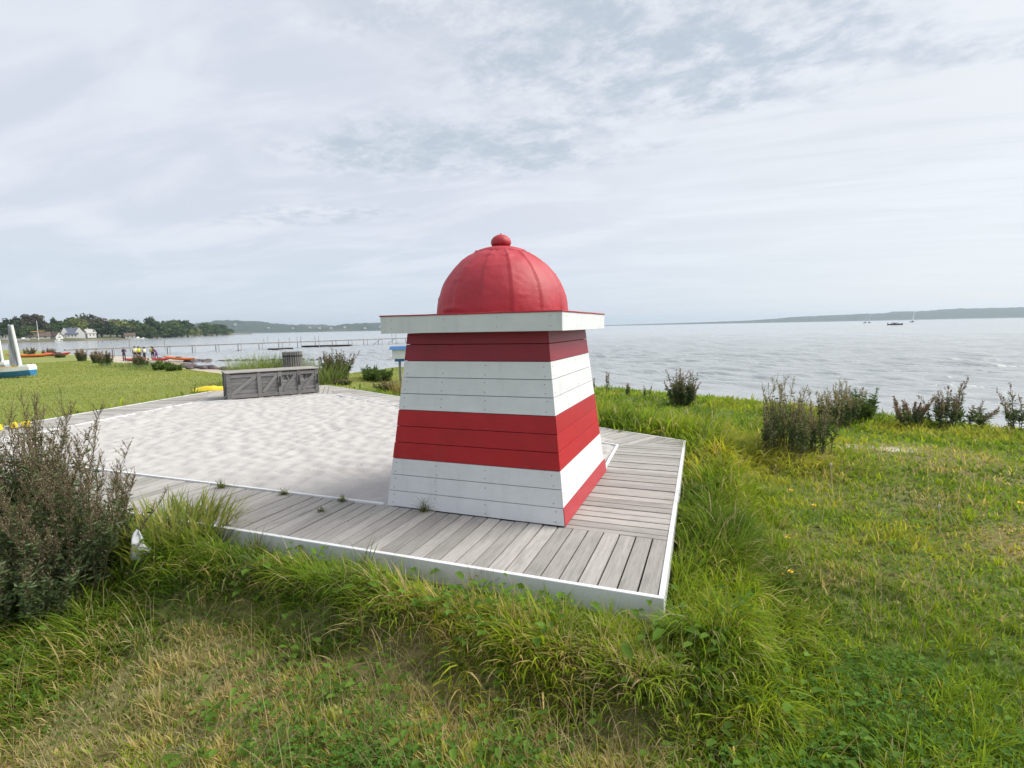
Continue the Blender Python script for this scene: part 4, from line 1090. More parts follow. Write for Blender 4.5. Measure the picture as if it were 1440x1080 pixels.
for c, k in ((-3.5, 1.0), (3.5, .72)):
    mb.prism([(c - 2.7 * k, 2.2, -.5), (c - 2.7 * k, -2.9, -.5), (c + 2.7 * k, -2.9, -.5), (c + 2.7 * k, 2.2, -.5)][::-1], [(c - 2.7 * k, 2.2, 2.2), (c - 2.7 * k, -2.9, 2.2), (c + 2.7 * k, -2.9, 2.2), (c + 2.7 * k, 2.2, 2.2)][::-1])
    mb.prism([(c - 2.85 * k, 2.2, 2.22), (c - 2.85 * k, -2.92, 2.22), (c + 2.85 * k, -2.92, 2.22), (c + 2.85 * k, 2.2, 2.22)][::-1], [(c - .1, 2.2, 6.2), (c - .1, -2.92, 6.2), (c + .1, -2.92, 6.2), (c + .1, 2.2, 6.2)][::-1])
mb.build('gable_wing', M['house_white'], h1, world=False)
mb = MB()
for c in (-3.5, 3.5):
    for dx in (-.8, .8): mb.box((c + dx, -2.93, 2.6), (.7, .1, 1.0))
mb.build('window', M['win'], h1, world=False)
gable_house((-361.5, 208.3, hz_(-362, 208)), va + .5, 4.8, 4.2, 3.0, 2.2, 'house_white', 'roof_pale', 'smaller white house with a pale roof, right of the blue-roofed house', windows=2)
gable_house((-361.0, 189.6, hz_(-361, 190)), va - .9, 6.0, 4.2, 1.4, 2.4, 'house_white', 'roof_brown', 'low brown-roofed house whose white gable points towards the water', windows=2)
gable_house((-364.5, 182.6, hz_(-365, 183)), va + .1, 11, 5.0, 1.7, 2.0, 'roof_pale', 'roof_brown', 'long low brown-roofed house behind the flagpole')
gable_house((-372.0, 181.0, hz_(-376, 182)), va + .8, 3.6, 3.4, 5.4, 1.8, 'house_white', 'roof_brown', 'white gable half hidden among trees above the long brown house')
gable_house((-361.0, 166.6, hz_(-361, 167)), va, 4.0, 3.5, 2.8, 1.2, 'house_white', 'roof_brown', 'small white house behind the dinghy masts at the left')
gable_house((-356.0, 228.6, hz_(-356, 228)), va, 5.5, 4.0, 2.2, 1.5, 'roof_pale', 'roof_brown', 'pale low boathouse on the headland shore right of the houses', windows=2)
fx, fy = -357.5, 179.5; fp = empty('flagpole', (fx, fy, hz_(fx, fy)), 'white flagpole with a yellow cross-spar on the headland shore', 'flagpole', rz=va)
mb = MB(); mb.tube([(0, 0, -.5), (0, 0, 11.2)], [.16, .09], 8); mb.build('pole', M['white_plain'], fp, world=False)
mb = MB(); mb.tube([(-2.6, 0, 5.2), (3.0, 0, 5.0)], .22, 6); mb.build('spar', M['ochre'], fp, world=False)
def small_boat(loc, rz, s, label, group, mat='white_plain'):
    b_ = empty('small_boat', loc, label, 'boat', group, rz); n = 10; mb = MB(); V = []; F = []
    for i in range(n + 1):
        t_ = i / n; w = .42 * s * (math.sin(math.pi * (.22 + .78 * t_)) ** .7 if t_ < 1 else .02); x = (t_ - .5) * s * 2; rise = .12 * s * t_ ** 2
        V += [(x, -w * .5, 0), (x, w * .5, 0), (x, w, .32 * s + rise), (x, -w, .32 * s + rise)]
    for i in range(n):
        for j in range(4): F.append((i * 4 + j, i * 4 + (j + 1) % 4, i * 4 + 4 + (j + 1) % 4, i * 4 + 4 + j))
    F.append((3, 2, 1, 0)); F.append(tuple(n * 4 + j for j in range(4)))
    mb.mesh(V, F); mb.build('hull', M[mat], b_, world=False)
    mb = MB(); mb.prism([(-.35 * s, -.25 * s, .34 * s), (.25 * s, -.22 * s, .36 * s), (.25 * s, .22 * s, .36 * s), (-.35 * s, .25 * s, .34 * s)], [(-.30 * s, -.2 * s, .62 * s), (.08 * s, -.16 * s, .62 * s), (.08 * s, .16 * s, .62 * s), (-.30 * s, .2 * s, .62 * s)]); mb.build('cabin', M[mat], b_, world=False)
    return b_
small_boat((-357.2, 234.0, hz_(-357.2, 234) + .1), va + .2, 3.2, 'white boat drawn up on the headland shore, left of the pair', 'boats on the headland shore')
small_boat((-358.6, 238.6, hz_(-358.6, 238.6) + .1), va - .1, 2.8, 'white boat drawn up on the headland shore, right of the pair', 'boats on the headland shore')
small_boat((-352.5, 186.5, hz_(-352.5, 186.5) + .1), va + .3, 1.8, 'pale small boat on the headland shore below the brown-roofed house', 'boats on the headland shore')
small_boat((-354.0, 170.5, hz_(-354, 170.5) + .3), va, 2.6, 'white boat ashore right beside the striped dinghy sail', 'boats on the headland shore')

# ------------------------------------------------------------------ far coast
HILL_L = [(-1990, 1150, 26), (-1910, 1280, 30), (-1859, 1351, 32), (-1805, 1422, 36), (-1767, 1469, 47), (-1721, 1522, 47), (-1671, 1577, 41), (-1636, 1614, 32), (-1589, 1660, 26), (-1554, 1692, 26), (-1530, 1714, 24), (-1493, 1747, 24), (-1467, 1768, 19), (-1435, 1794, 26), (-1378, 1838, 28), (-1320, 1881, 28), (-1259, 1922, 27), (-1157, 1985, 21), (-1050, 2043, 11), (-939, 2096, 3)]
HILL_R = [(-739, 3111, 1), (-493, 3159, 3), (-252, 3187, 5), (-20, 3197, 8), (164, 3193, 11), (304, 3183, 17), (372, 3175, 23), (503, 3157, 27), (656, 3129, 31), (772, 3103, 32), (813, 3092, 38), (907, 3066, 37), (958, 3050, 40), (1055, 3018, 45), (1169, 2976, 43), (1253, 2942, 41), (1369, 2889, 45), (1540, 2802, 42), (1800, 2650, 40)]
m, t, b, o = new_mat('far woods'); ob = N(t, 'ShaderNodeTexCoord').outputs['Object']
c = mixc(t, ramp(t, noise_(t, ob, .03, 6, .65), [(.35, 0.), (.65, 1.)]), (.028, .048, .030), (.045, .062, .038))
c = mixc(t, ramp(t, noise_(t, mapping(t, ob, (.004, .004, .02)), 1., 2, .4), [(.66, 0.), (.70, 1.)]), c, (.075, .085, .05)); L(t, c, b.inputs['Base Color']); b.inputs['Roughness'].default_value = 1.
def far_hill(name, R, front, seed, step=9., rough=1.):
    R = np.array(R, float); seg = np.hypot(np.diff(R[:, 0]), np.diff(R[:, 1])); s = np.concatenate([[0], np.cumsum(seg)]); ss = np.arange(0, s[-1], step)
    px = np.interp(ss, s, R[:, 0]); py = np.interp(ss, s, R[:, 1]); pz = np.interp(ss, s, R[:, 2])
    dx = px - CAM[0]; dy = py - CAM[1]; dd = np.hypot(dx, dy); ux, uy = dx / dd, dy / dd
    ks = np.linspace(-front, 260, 46); K, A = np.meshgrid(ks, np.arange(len(ss)), indexing='ij')
    X = px[A] + ux[A] * K; Y = py[A] + uy[A] * K; q = np.clip(1 + K / front, 0, 1)
    Z = -4 + (pz[A] * 1.0 + 4) * np.where(K < 0, sstep(-.25, 1, q) * 1.02 - .03, 1 - .35 * sstep(0, 260, K))
    tr_ = (fbm(X * .09, Y * .09, seed, 3) - .4) * 12 * rough * np.clip(pz[A] / 22, .15, 1)
    Z = Z + tr_ * sstep(.05, .3, q)
    o = grid_mesh(name, X, Y, Z, m, smooth=False); tag(o, kind='structure'); return px, py, pz, ux, uy
pl = far_hill('hills', HILL_L, 240, 3)
far_hill('hills', HILL_R, 260, 8, 12., .8)
HW = [(.20, .33, 13), (.23, .45, 12), (.255, .38, 22), (.285, .34, 10), (.315, .48, 28), (.40, .30, 12), (.46, .36, 9), (.505, .42, 11), (.53, .34, 18), (.565, .30, 10), (.60, .36, 10), (.66, .2, 9), (.70, .30, 12), (.735, .2, 13), (.80, .18, 10)]
hl_names = ['white house far across the bay, leftmost on the hazy hill', 'pale far house second from the left across the bay', 'wide white far building low on the hazy hill', 'small far white house right of the wide low one', 'widest pale far building high on the hazy left hill', 'far white house at the foot of the dipping hill', 'tiny far white house where the hill dips', 'far white house left of the lone ridge tree', 'long pale far building below the ridge dip', 'far white house just right of the long pale building', 'far white house before the second rise of the hill', 'tiny far white house close to the water, second rise', 'far white house at the second rise of the hill', 'pale far house low at the second hill', 'last far white house before the lighthouse cap']
protoh = None
for i, (s_, q, wd) in enumerate(HW):
    k = int(s_ * (len(pl[0]) - 1)); K = -240 * (1 - q); x = pl[0][k] + pl[3][k] * K; y = pl[1][k] + pl[4][k] * K
    tt = np.clip((q + .25) / 1.25, 0, 1); zz = -4 + (pl[2][k] + 4) * (tt * tt * (3 - 2 * tt) * 1.02 - .03) + 1.5
    hh = gable_house((x, y, zz), 2.4 + random.uniform(-.3, .3), wd, 9, 5.0, 3.2, 'house_white', 'roof_brown' if i % 3 else 'roof_pale', hl_names[i], windows=2, group='houses across the bay')

# ------------------------------------------------------------------ boats on the water
def sailboat(x, y, h, rz, heel, label):
    b_ = empty('sailboat', (x, y, SEA), label, 'sailboat', 'sailing boats far out', rz); b_.rotation_euler = (heel, 0, rz)
    n = 10; mb = MB(); V = []; F = []; s = h * .36
    for i in range(n + 1):
        t_ = i / n; w = .30 * s * (math.sin(math.pi * (.25 + .75 * t_)) ** .7 if t_ < 1 else .02); xx = (t_ - .5) * s * 2
        V += [(xx, -w * .4, -.3), (xx, w * .4, -.3), (xx, w, .9 + .3 * t_), (xx, -w, .9 + .3 * t_)]
    for i in range(n):
        for j in range(4): F.append((i * 4 + j, i * 4 + (j + 1) % 4, i * 4 + 4 + (j + 1) % 4, i * 4 + 4 + j))
    F.append((3, 2, 1, 0)); F.append(tuple(n * 4 + j for j in range(4))); mb.mesh(V, F); mb.build('hull', M['iron'], b_, world=False)
    mb = MB(); mb.tube([(.1 * s, 0, .8), (.1 * s, 0, h)], .09, 6); mb.build('mast', M['white_plain'], b_, world=False)
    def sail(name, foot0, foot1, z0, top):
        mb = MB(); V = []; F = []; n1 = 12
        for i in range(n1 + 1):
            q = i / n1
            for j in range(7):
                u = j / 6; xx = (foot0 + (foot1 - foot0) * u) * (1 - q) ** .9 + top[0] * q; V.append((xx, .12 * s * math.sin(math.pi * u) * (1 - q * .7), z0 + (top[1] - z0) * q))
        for i in range(n1):
            for j in range(6): F.append((i * 7 + j, i * 7 + j + 1, i * 7 + 8 + j, i * 7 + 7 + j))
        mb.mesh(V, F); o_ = mb.build(name, M['white_plain'], b_, world=False, smooth=True); md = o_.modifiers.new('thick', 'SOLIDIFY'); md.thickness = .03
    sail('main_sail', .06 * s, -.75 * s, 1.8, (.06 * s, h * .98)); sail('jib', .95 * s, .16 * s, 1.5, (.14 * s, h * .86))
    return b_
sailboat(154.7, 679.8, 9.0, 1.35, .10, 'far white-sailed boat, left one of the close pair')
sailboat(160.5, 690.4, 9.4, 1.40, .12, 'far white-sailed boat, right one of the close pair')
sailboat(197.6, 678.9, 13.0, 1.25, .10, 'far white-sailed boat standing alone at the right, tallest sail')
for x, y, lb_ in ((151.0, 668.0, 'dark small boat low in the water under the left sail of the pair'), (158.0, 676.0, 'dark small boat low in the water under the right sail of the pair'), (192.5, 668.0, 'dark small boat low in the water left of the lone sail')):
    small_boat((x, y, SEA - .15), .1, 1.4, lb_, 'small dark boats far out', 'iron')
mbt = empty('motor_boat', (97.8, 363.0, SEA - .1), 'dark open motor boat with people aboard, right of the paired sails', 'motor boat', rz=-.12)
mb = MB(); V = []; F = []; n = 12
for i in range(n + 1):
    t_ = i / n; xx = (t_ - .5) * 7.4; w = .95 * math.sin(math.pi * (.25 + .74 * t_)) ** .6; V += [(xx, -w * .5, 0), (xx, w * .5, 0), (xx, w, .75 + .3 * t_ ** 2), (xx, -w, .75 + .3 * t_ ** 2)]
for i in range(n):
    for j in range(4): F.append((i * 4 + j, i * 4 + (j + 1) % 4, i * 4 + 4 + (j + 1) % 4, i * 4 + 4 + j))
F.append((3, 2, 1, 0)); F.append(tuple(n * 4 + j for j in range(4))); mb.mesh(V, F); mb.build('hull', M['iron'], mbt, world=False)
mb = MB(); mb.box((-.3, 0, 1.1), (1.0, .9, .7)); mb.box((-3.5, 0, .9), (.4, .5, .9)); mb.build('console', M['dark'], mbt, world=False, bevel=.05)
for k, x in enumerate((-1.5, .9)):
    mb = MB(); mb.lathe([(.10, .7), (.24, .8), (.26, 1.2), (.20, 1.42), (.08, 1.5), (.13, 1.58), (.14, 1.70), (.08, 1.80), (.02, 1.82)], (0, 0, 0), 10)
    o = mb.build('person', M['suit_black'], None, smooth=True)
    o.location = (97.8 + x * .99, 363.0 - x * .12, SEA - .1); tag(o, ('seated dark figure at the stern of the motor boat', 'seated dark figure before the bow of the motor boat')[k], 'person', 'people in the motor boat')
# ------------------------------------------------------------------ grass
def blades(name, P, Lh, wd, az, lean, curl, col, K=4, tipcol=None):
    """P base points; each blade a tapering strip of K-1 quads and a pointed tip, bending over towards az"""
    n = len(P); lev = np.linspace(0, 1, K + 1)
    pos = P.copy(); V = np.zeros((n, 2 * K + 1, 3), np.float32); th = lean.copy()
    side = np.stack([-np.sin(az), np.cos(az), np.zeros(n)], -1)
    for k in range(K + 1):
        w = (wd * (1 - lev[k] ** 1.6) * (.75 + .5 * np.sin(lev[k] * 2.2)))[:, None] * .5
        if k < K: V[:, 2 * k] = pos - side * w; V[:, 2 * k + 1] = pos + side * w
        else: V[:, 2 * K] = pos
        st = (Lh / K)[:, None]; pos = pos + st * np.stack([np.sin(th) * np.cos(az), np.sin(th) * np.sin(az), np.cos(th)], -1); th = np.minimum(th + curl / K, 2.3)
    per = 2 * K + 1; base = (np.arange(n) * per)[:, None]
    q = np.array([[2 * k, 2 * k + 1, 2 * k + 3, 2 * k + 2] for k in range(K - 1)]).ravel(); tri = np.array([2 * K - 2, 2 * K - 1, 2 * K])
    loops = (base + np.concatenate([q, tri])[None, :]); counts = np.tile(np.array([4] * (K - 1) + [3]), n)
    C_ = np.repeat(col[:, None, :], per, 1)
    if tipcol is not None:
        w = np.concatenate([np.repeat(lev[:K], 2), [1]])[None, :, None] ** 1.5; C_ = C_ * (1 - w) + tipcol[:, None, :] * w
    return np_mesh(name, V.reshape(-1, 3), loops, counts, M['grass'], C_.reshape(-1, 3))
r = np.random.default_rng(5)
def tufts(x, y, cs, seed):
    """nearest jittered tuft centre: distance, outward direction, a random number of the tuft"""
    ix = np.floor(x / cs); iy = np.floor(y / cs); bd = np.full(len(x), 9.); bx = x * 0; by = y * 0; br = x * 0
    for a in (-1, 0, 1):
        for c in (-1, 0, 1):
            jx, jy = ix + a, iy + c; px = (jx + h2(jx, jy, seed)) * cs; py = (jy + h2(jx, jy, seed + 1)) * cs; d = np.hypot(x - px, y - py); m_ = d < bd
            bd = np.where(m_, d, bd); bx = np.where(m_, px, bx); by = np.where(m_, py, by); br = np.where(m_, h2(jx, jy, seed + 2), br)
    return bd / cs, np.arctan2(y - by, x - bx), br
def tuft_tint(col, br, amt):
    w = (br[:, None] - .5) * 2
    warm = np.array((1.20, 1.10, .9)); cool = np.array((.70, .80, .85))
    return col * (1 + amt * np.where(w > 0, w * (warm - 1), -w * (cool - 1)) * 1.0)
VA = math.atan2(F_[1], F_[0])
def sample(n, d0, d1, spread=math.radians(58), pw=0.):
    a = VA + r.uniform(-spread, spread, n)
    if pw == 0: d = np.sqrt(r.uniform(d0 * d0, d1 * d1, n))
    else: d = d0 * (d1 / d0) ** r.random(n)
    return CAM[0] + d * np.cos(a), CAM[1] + d * np.sin(a), d
def zones(x, y):
    n = fbm(x * 1.7, y * 1.7, 51); n2 = fbm(x * .7, y * .7, 52); dp = poly_d(x, y); sd = shore_d(x, y)
    front = sstep(.86, .38, dp + (n - .5) * .55) * sstep(.75, .2, x) * (y < .35) * sstep(-9, -6, x)
    right = sstep(1.05, .45, dp + (n - .5) * .6) * (y > -.6) * sstep(-.1, .05, x)
    back = sstep(3.4, 2.0, dp + (n - .5) * 1.6) * sstep(4.0, 4.6, y + x * .25) * sstep(-5.5, -3.8, x) * sstep(2.6, 1.3, x)
    dune = sstep(10.0, 9.0, sd + (n - .5) * 2.0) * sstep(-2, 2, x) * .75
    left = sstep(-2.55, -3.2, x + (n - .5) * .6) * (y < .3) * sstep(-9, -7, x) * .62
    edge = sstep(.9, .2, dp) * sstep(-8, -11, x) * .12
    tall = np.clip(np.maximum.reduce([front, right, back, dune, left, edge]), 0, 1)
    far = sstep(-7.2, -8.6, x) * sstep(.5, 2., y)
    return tall, far, dp, sd, n, n2
def grasscol(x, y, n, tall, dry):
    k = len(x); a = r.random(k)[:, None]; hue = fbm(x * .9, y * .9, 61)[:, None]
    g = np.array((.150, .255, .022)) * (1 - a) + np.array((.285, .390, .040)) * a
    yl = np.array((.40, .41, .065)); dk = np.array((.055, .120, .018))
    g = g * (1 - sstep(.52, .72, hue) * .65) + yl * sstep(.52, .72, hue) * .65
    g = g * (1 - sstep(.45, .28, hue) * .6) + dk * sstep(.45, .28, hue) * .6
    straw = np.array((.48, .42, .22)) * (.7 + .5 * r.random(k))[:, None]
    p = (r.random(k) < .035 + .66 * dry)[:, None]
    return np.where(p, straw * .9, g * (.8 + .4 * r.random(k))[:, None])
def reject(x, y, dp, sd, d, extra=0.):
    b_ = bare(x, y); bd_ = np.hypot(x + 3.56, y + .55); bagc = (bd_ < .07) | ((np.abs((x + 3.56) * .53 + (y + .55) * .85) < .07) & (bd_ < .30) & (y < -.55) & (r.random(len(x)) < .3))
    return ~bagc & (dp > .055 + extra) & (sd > 7.5 + 1.2 * (r.random(len(x)) - .5)) & (r.random(len(x)) > b_ * .80) & (d > 1.25)
# short lawn: front, right
def lawn_set(name, n, d0, d1, w0, lab, Lk=1.0, pw=1.0):
    x, y, d = sample(n, d0, d1, pw=pw); tall, far, dp, sd, nn, n2 = zones(x, y); dry = dryness(x, y)
    k = reject(x, y, dp, sd, d) & (far < .5) & (r.random(n) > tall * .15)
    x, y, d, tall, dry, nn, n2 = x[k], y[k], d[k], tall[k], dry[k], nn[k], n2[k]; m_ = len(x)
    clump = sstep(.45, .72, fbm(x * 4.5, y * 4.5, 77))
    Ln = (.036 + .062 * r.random(m_) + .07 * clump * r.random(m_)) * (1 - .45 * dry) * (1 + .7 * tall) * Lk
    col = grasscol(x, y, nn, tall, dry)
    P = np.stack([x, y, height(x, y) - .004], -1)
    td, ta, tr_ = tufts(x, y, .13, 300)
    swirl = np.where(r.random(m_) < .6, ta + r.normal(0, .7, m_), fbm(x * 1.3, y * 1.3, 81) * 9 + r.normal(0, 1.0, m_))
    Ln = Ln * (.65 + .8 * tr_); col = tuft_tint(col, tr_, 1.0)
    o = blades(name, P, Ln, w0 * np.maximum(1, d / 3.2) * np.clip(r.lognormal(-.1, .40, m_), .4, 2.2), swirl, np.abs(r.normal(.2, .3, m_)) + .7 * td * r.random(m_), r.uniform(.3, 1.6, m_), col, 3)
    tag(o, lab, 'grass', kind='stuff')
lawn_set('short_grass', 310000, 1.3, 17.0, .0060, 'short trampled green grass with dry patches on the right and in front')
# tall tussock grass
x, y, d = sample(430000, 1.4, 18, pw=1.0); tall, far, dp, sd, nn, n2 = zones(x, y); dry = dryness(x, y)
k = reject(x, y, dp, sd, d, .01) & (r.random(len(x)) < tall) & (d > 1.7)
x, y, d, tall, dry, nn, dp = x[k], y[k], d[k], tall[k], dry[k], nn[k], dp[k]; m_ = len(x)
tus = fbm(x * 2.6, y * 2.6, 91)
Ln = (.12 + .17 * tall * sstep(.25, .7, tus) + .16 * ((y > 3.6) & (dp < 2.6) & (x < 1.2))) * r.uniform(.55, 1.25, m_)
Ln = np.where((y < .2) & (x > -3.2) & (x < .1), Ln * np.clip(.42 + 1.3 * dp, .45, 1.0), Ln)
col = grasscol(x, y, nn, tall, dry * .3 + .10)
# blades fall over away from the deck and in tufts
e = .05; gx_ = (poly_d(x + e, y) - poly_d(x - e, y)); gy_ = (poly_d(x, y + e) - poly_d(x, y - e)); outw = np.arctan2(gy_, gx_)
az = outw + (fbm(x * 1.1, y * 1.1, 95) - .5) * 4.6 + r.normal(0, .85, m_) + np.where((y > 1.2) & (dp < .3) & (r.random(m_) < .55), math.pi, 0)
td, ta, tr_ = tufts(x, y, .24, 400); Ln = Ln * (.65 + .55 * tr_) * (1.1 - .25 * td) * r.uniform(.6, 1.2, m_); col = tuft_tint(col, h2(np.floor(tr_ * 977), tr_ * 0, 3), 1.1)
lead = outw + (fbm(x * 1.1, y * 1.1, 95) - .5) * 4.6; cxv = np.cos(lead) * .55 + np.cos(ta) * (.15 + .6 * td); cyv = np.sin(lead) * .55 + np.sin(ta) * (.15 + .6 * td)
az = np.arctan2(cyv, cxv) + r.normal(0, .75, m_) + np.where((y > 1.2) & (dp < .3) & (r.random(m_) < .45), math.pi, 0)
P = np.stack([x, y, height(x, y) - .006], -1)
o = blades('tall_grass', P, Ln, .0074 * np.maximum(1, d / 3.4) * np.clip(r.lognormal(-.12, .42, m_), .35, 2.2), az, np.abs(r.normal(.10, .22, m_)) + .45 * td * r.uniform(.2, 1.4, m_), r.uniform(.6, 2.6, m_), col, 5, tipcol=col * np.array((1.25, 1.12, 1.1)))
tag(o, 'long lush grass leaning over along the edges of the deck', 'grass', kind='stuff')
# far lawn on the left
n = 240000; a = VA + r.uniform(.05, 1.15, n); d = 9 + 44 * r.random(n) ** 1.9; x = CAM[0] + d * np.cos(a); y = CAM[1] + d * np.sin(a)
tall, far, dp, sd, nn, n2 = zones(x, y); k = (dp > .06) & (sd > 8) & (far > .5); x, y, d, dp = x[k], y[k], d[k], dp[k]; m_ = len(x)
hue = fbm(x * .35, y * .35, 33)[:, None]; col = (np.array((.26, .325, .085)) * (1 - hue) + np.array((.345, .365, .115)) * hue) * r.uniform(.86, 1.14, (m_, 1))
ed = np.exp(-(dp / .25) ** 2)
o = blades('mown_grass', np.stack([x, y, height(x, y) - .004], -1), (.035 + .03 * r.random(m_)) * (1 + 1.2 * ed), .0034 * np.maximum(1, d / 3.2), r.uniform(0, 6.28, m_), np.abs(r.normal(.3, .3, m_)), r.uniform(.2, 1.2, m_), col, 2)
tag(o, 'mown yellow-green lawn left of the deck', 'grass', kind='stuff')
# loose straw stalks
x, y, d = sample(9000, 1.7, 9, pw=1.0); tall, far, dp, sd, nn, n2 = zones(x, y); dry = dryness(x, y)
k = reject(x, y, dp, sd, d) & (far < .5) & (r.random(len(x)) < .10 + .8 * dry + .12 * tall); x, y, d = x[k], y[k], d[k]; m_ = len(x)
col = np.array((.46, .38, .20)) * r.uniform(.6, 1.15, (m_, 1))
o = blades('dry_stalks', np.stack([x, y, height(x, y)], -1), r.uniform(.10, .38, m_), .0026 * np.maximum(1, d / 3.2), r.uniform(0, 6.28, m_), np.abs(r.normal(.55, .5, m_)), r.normal(.5, .5, m_), col, 4)
tag(o, 'bleached straw stalks scattered through the front grass', 'dry grass', kind='stuff')
# clover and broad weeds
def leaves(name, x, y, hgt, size, col, lab, trip=True):
    m_ = len(x); z0 = height(x, y); V = []; C_ = []
    parts_ = 3 if trip else 1; az = r.uniform(0, 6.28, m_)
    for q in range(parts_):
        a = az + q * 2.094; tl = r.uniform(-.15, .5, m_); s = size * r.uniform(.7, 1.3, m_)
        dx, dy = np.cos(a), np.sin(a); ctr = np.stack([x, y, z0 + hgt], -1)
        f = np.stack([dx * np.cos(tl), dy * np.cos(tl), np.sin(tl)], -1); sd_2 = np.stack([-dy, dx, np.zeros(m_)], -1)
        s = s[:, None]
        wq = .42 if trip else .30
        up = np.array((0, 0, .13)) * s; dn = np.array((0, 0, -.10)) * s
        V.append(np.stack([ctr, ctr + f * s * .28 + sd_2 * s * wq * .8 + up, ctr + f * s * .68 + sd_2 * s * wq * .9 + up, ctr + f * s + dn, ctr + f * s * .68 - sd_2 * s * wq * .9 + up, ctr + f * s * .28 - sd_2 * s * wq * .8 + up], 1)); C_.append(np.repeat(col, 6, 0))
    V = np.concatenate([v.reshape(-1, 3) for v in V]); C_ = np.concatenate(C_); nq = len(V) // 6; ix = np.arange(nq)[:, None] * 6
    loops = np.concatenate([ix, ix + 1, ix + 2, ix + 3, ix, ix + 3, ix + 4, ix + 5], 1)
    o = np_mesh(name, V, loops, np.full(nq * 2, 4), M['grass'], C_); tag(o, lab, 'weeds', kind='stuff')
x, y, d = sample(60000, 1.5, 8, pw=1.0); tall, far, dp, sd, nn, n2 = zones(x, y); dry = dryness(x, y)
pt = sstep(.50, .62, fbm(x * 1.9, y * 1.9, 121)) * (1 - dry); pt = np.maximum(pt, np.exp(-(((x + 1.0) / .55) ** 2 + ((y + 1.3) / .22) ** 2)))
k = reject(x, y, dp, sd, d) & (r.random(len(x)) < pt * (1 - tall * .5)) & (far < .5); x, y = x[k], y[k]; m_ = len(x)
leaves('clover', x, y, r.uniform(.02, .075, m_), .014, (np.array((.085, .175, .030)) * r.uniform(.7, 1.5, (m_, 1))), 'low clover leaves among the grass in front')
x, y, d = sample(8000, 1.6, 9, pw=1.0); tall, far, dp, sd, nn, n2 = zones(x, y)
pt = sstep(.52, .66, fbm(x * 1.2, y * 1.2, 131)); k = reject(x, y, dp, sd, d) & (r.random(len(x)) < pt) & (far < .5); x, y, tall = x[k], y[k], tall[k]; m_ = len(x)
leaves('broad_weeds', x, y, r.uniform(.01, .10, m_) + .12 * tall * r.random(m_), .048, (np.array((.12, .21, .035)) * r.uniform(.65, 1.4, (m_, 1))), 'broad plantain and dock leaves among the grass', False)

x = r.uniform(-2.6, 1.0, 700); y = r.uniform(-.95, .1, 700); d = np.hypot(x - CAM[0], y - CAM[1]); tall, far, dp, sd, nn, n2 = zones(x, y); k = reject(x, y, dp, sd, d) & (tall > .25) & (r.random(700) < .25 + .6 * sstep(.5, .7, nn)); x, y = x[k], y[k]; m_ = len(x)
leaves('dock_leaves', x, y, r.uniform(.04, .16, m_), .072, np.array((.12, .22, .035)) * r.uniform(.6, 1.4, (m_, 1)), 'broad dark dock leaves in the mound before the deck', False)

# small tufts growing through the deck
def tuft(loc, n, Lr, lab, seed, dark=1.0):
    q = np.random.default_rng(seed); P = np.stack([loc[0] + q.normal(0, .018, n), loc[1] + q.normal(0, .012, n), np.full(n, loc[2])], -1)
    col = np.array((.10, .14, .04)) * q.uniform(.6, 1.5, (n, 1)) * dark; st = (q.random(n) < .3)[:, None]; col = np.where(st, np.array((.30, .25, .12)), col)
    o = blades('grass_tuft', P - np.array(loc), q.uniform(*Lr, n), np.full(n, .0048), q.uniform(0, 6.28, n), np.abs(q.normal(.6, .35, n)), q.uniform(.3, 1.4, n), col, 4)
    o.location = loc; tag(o, lab, 'grass tuft', 'grass tufts on the deck')
tuft((-1.99, .785, .0), 60, (.05, .20), 'straggly grass tuft at the foot of the white lighthouse boards', 1)
tuft((-4.29, .77, .0), 90, (.04, .13), 'grass tuft on the sand edge, the farthest left', 2)
tuft((-3.51, .79, .0), 60, (.03, .11), 'flat grass tuft on the sand edge, middle of the row', 3)
tuft((-2.84, .80, .0), 50, (.03, .10), 'small grass tuft on the sand edge nearest to the lighthouse', 4)
tuft((-2.83, .52, .0), 40, (.03, .08), 'tiny brown-green tuft in the middle of the front boards', 5)
reed_clump_cols = [(.20, .27, .06), (.28, .33, .08), (.34, .33, .12)]
# a few runners over the front board
for k, (x_, n_k, lab) in enumerate(((-2.9, 46, 'grass sprig overhanging the front edge board, left'), (-1.95, 40, 'grass sprig overhanging the front edge board, middle'), (-1.1, 46, 'grass sprig overhanging the front edge board, right'))):
    tuft((x_, -.10, -.14), n_k, (.15, .33), lab, 20 + k)

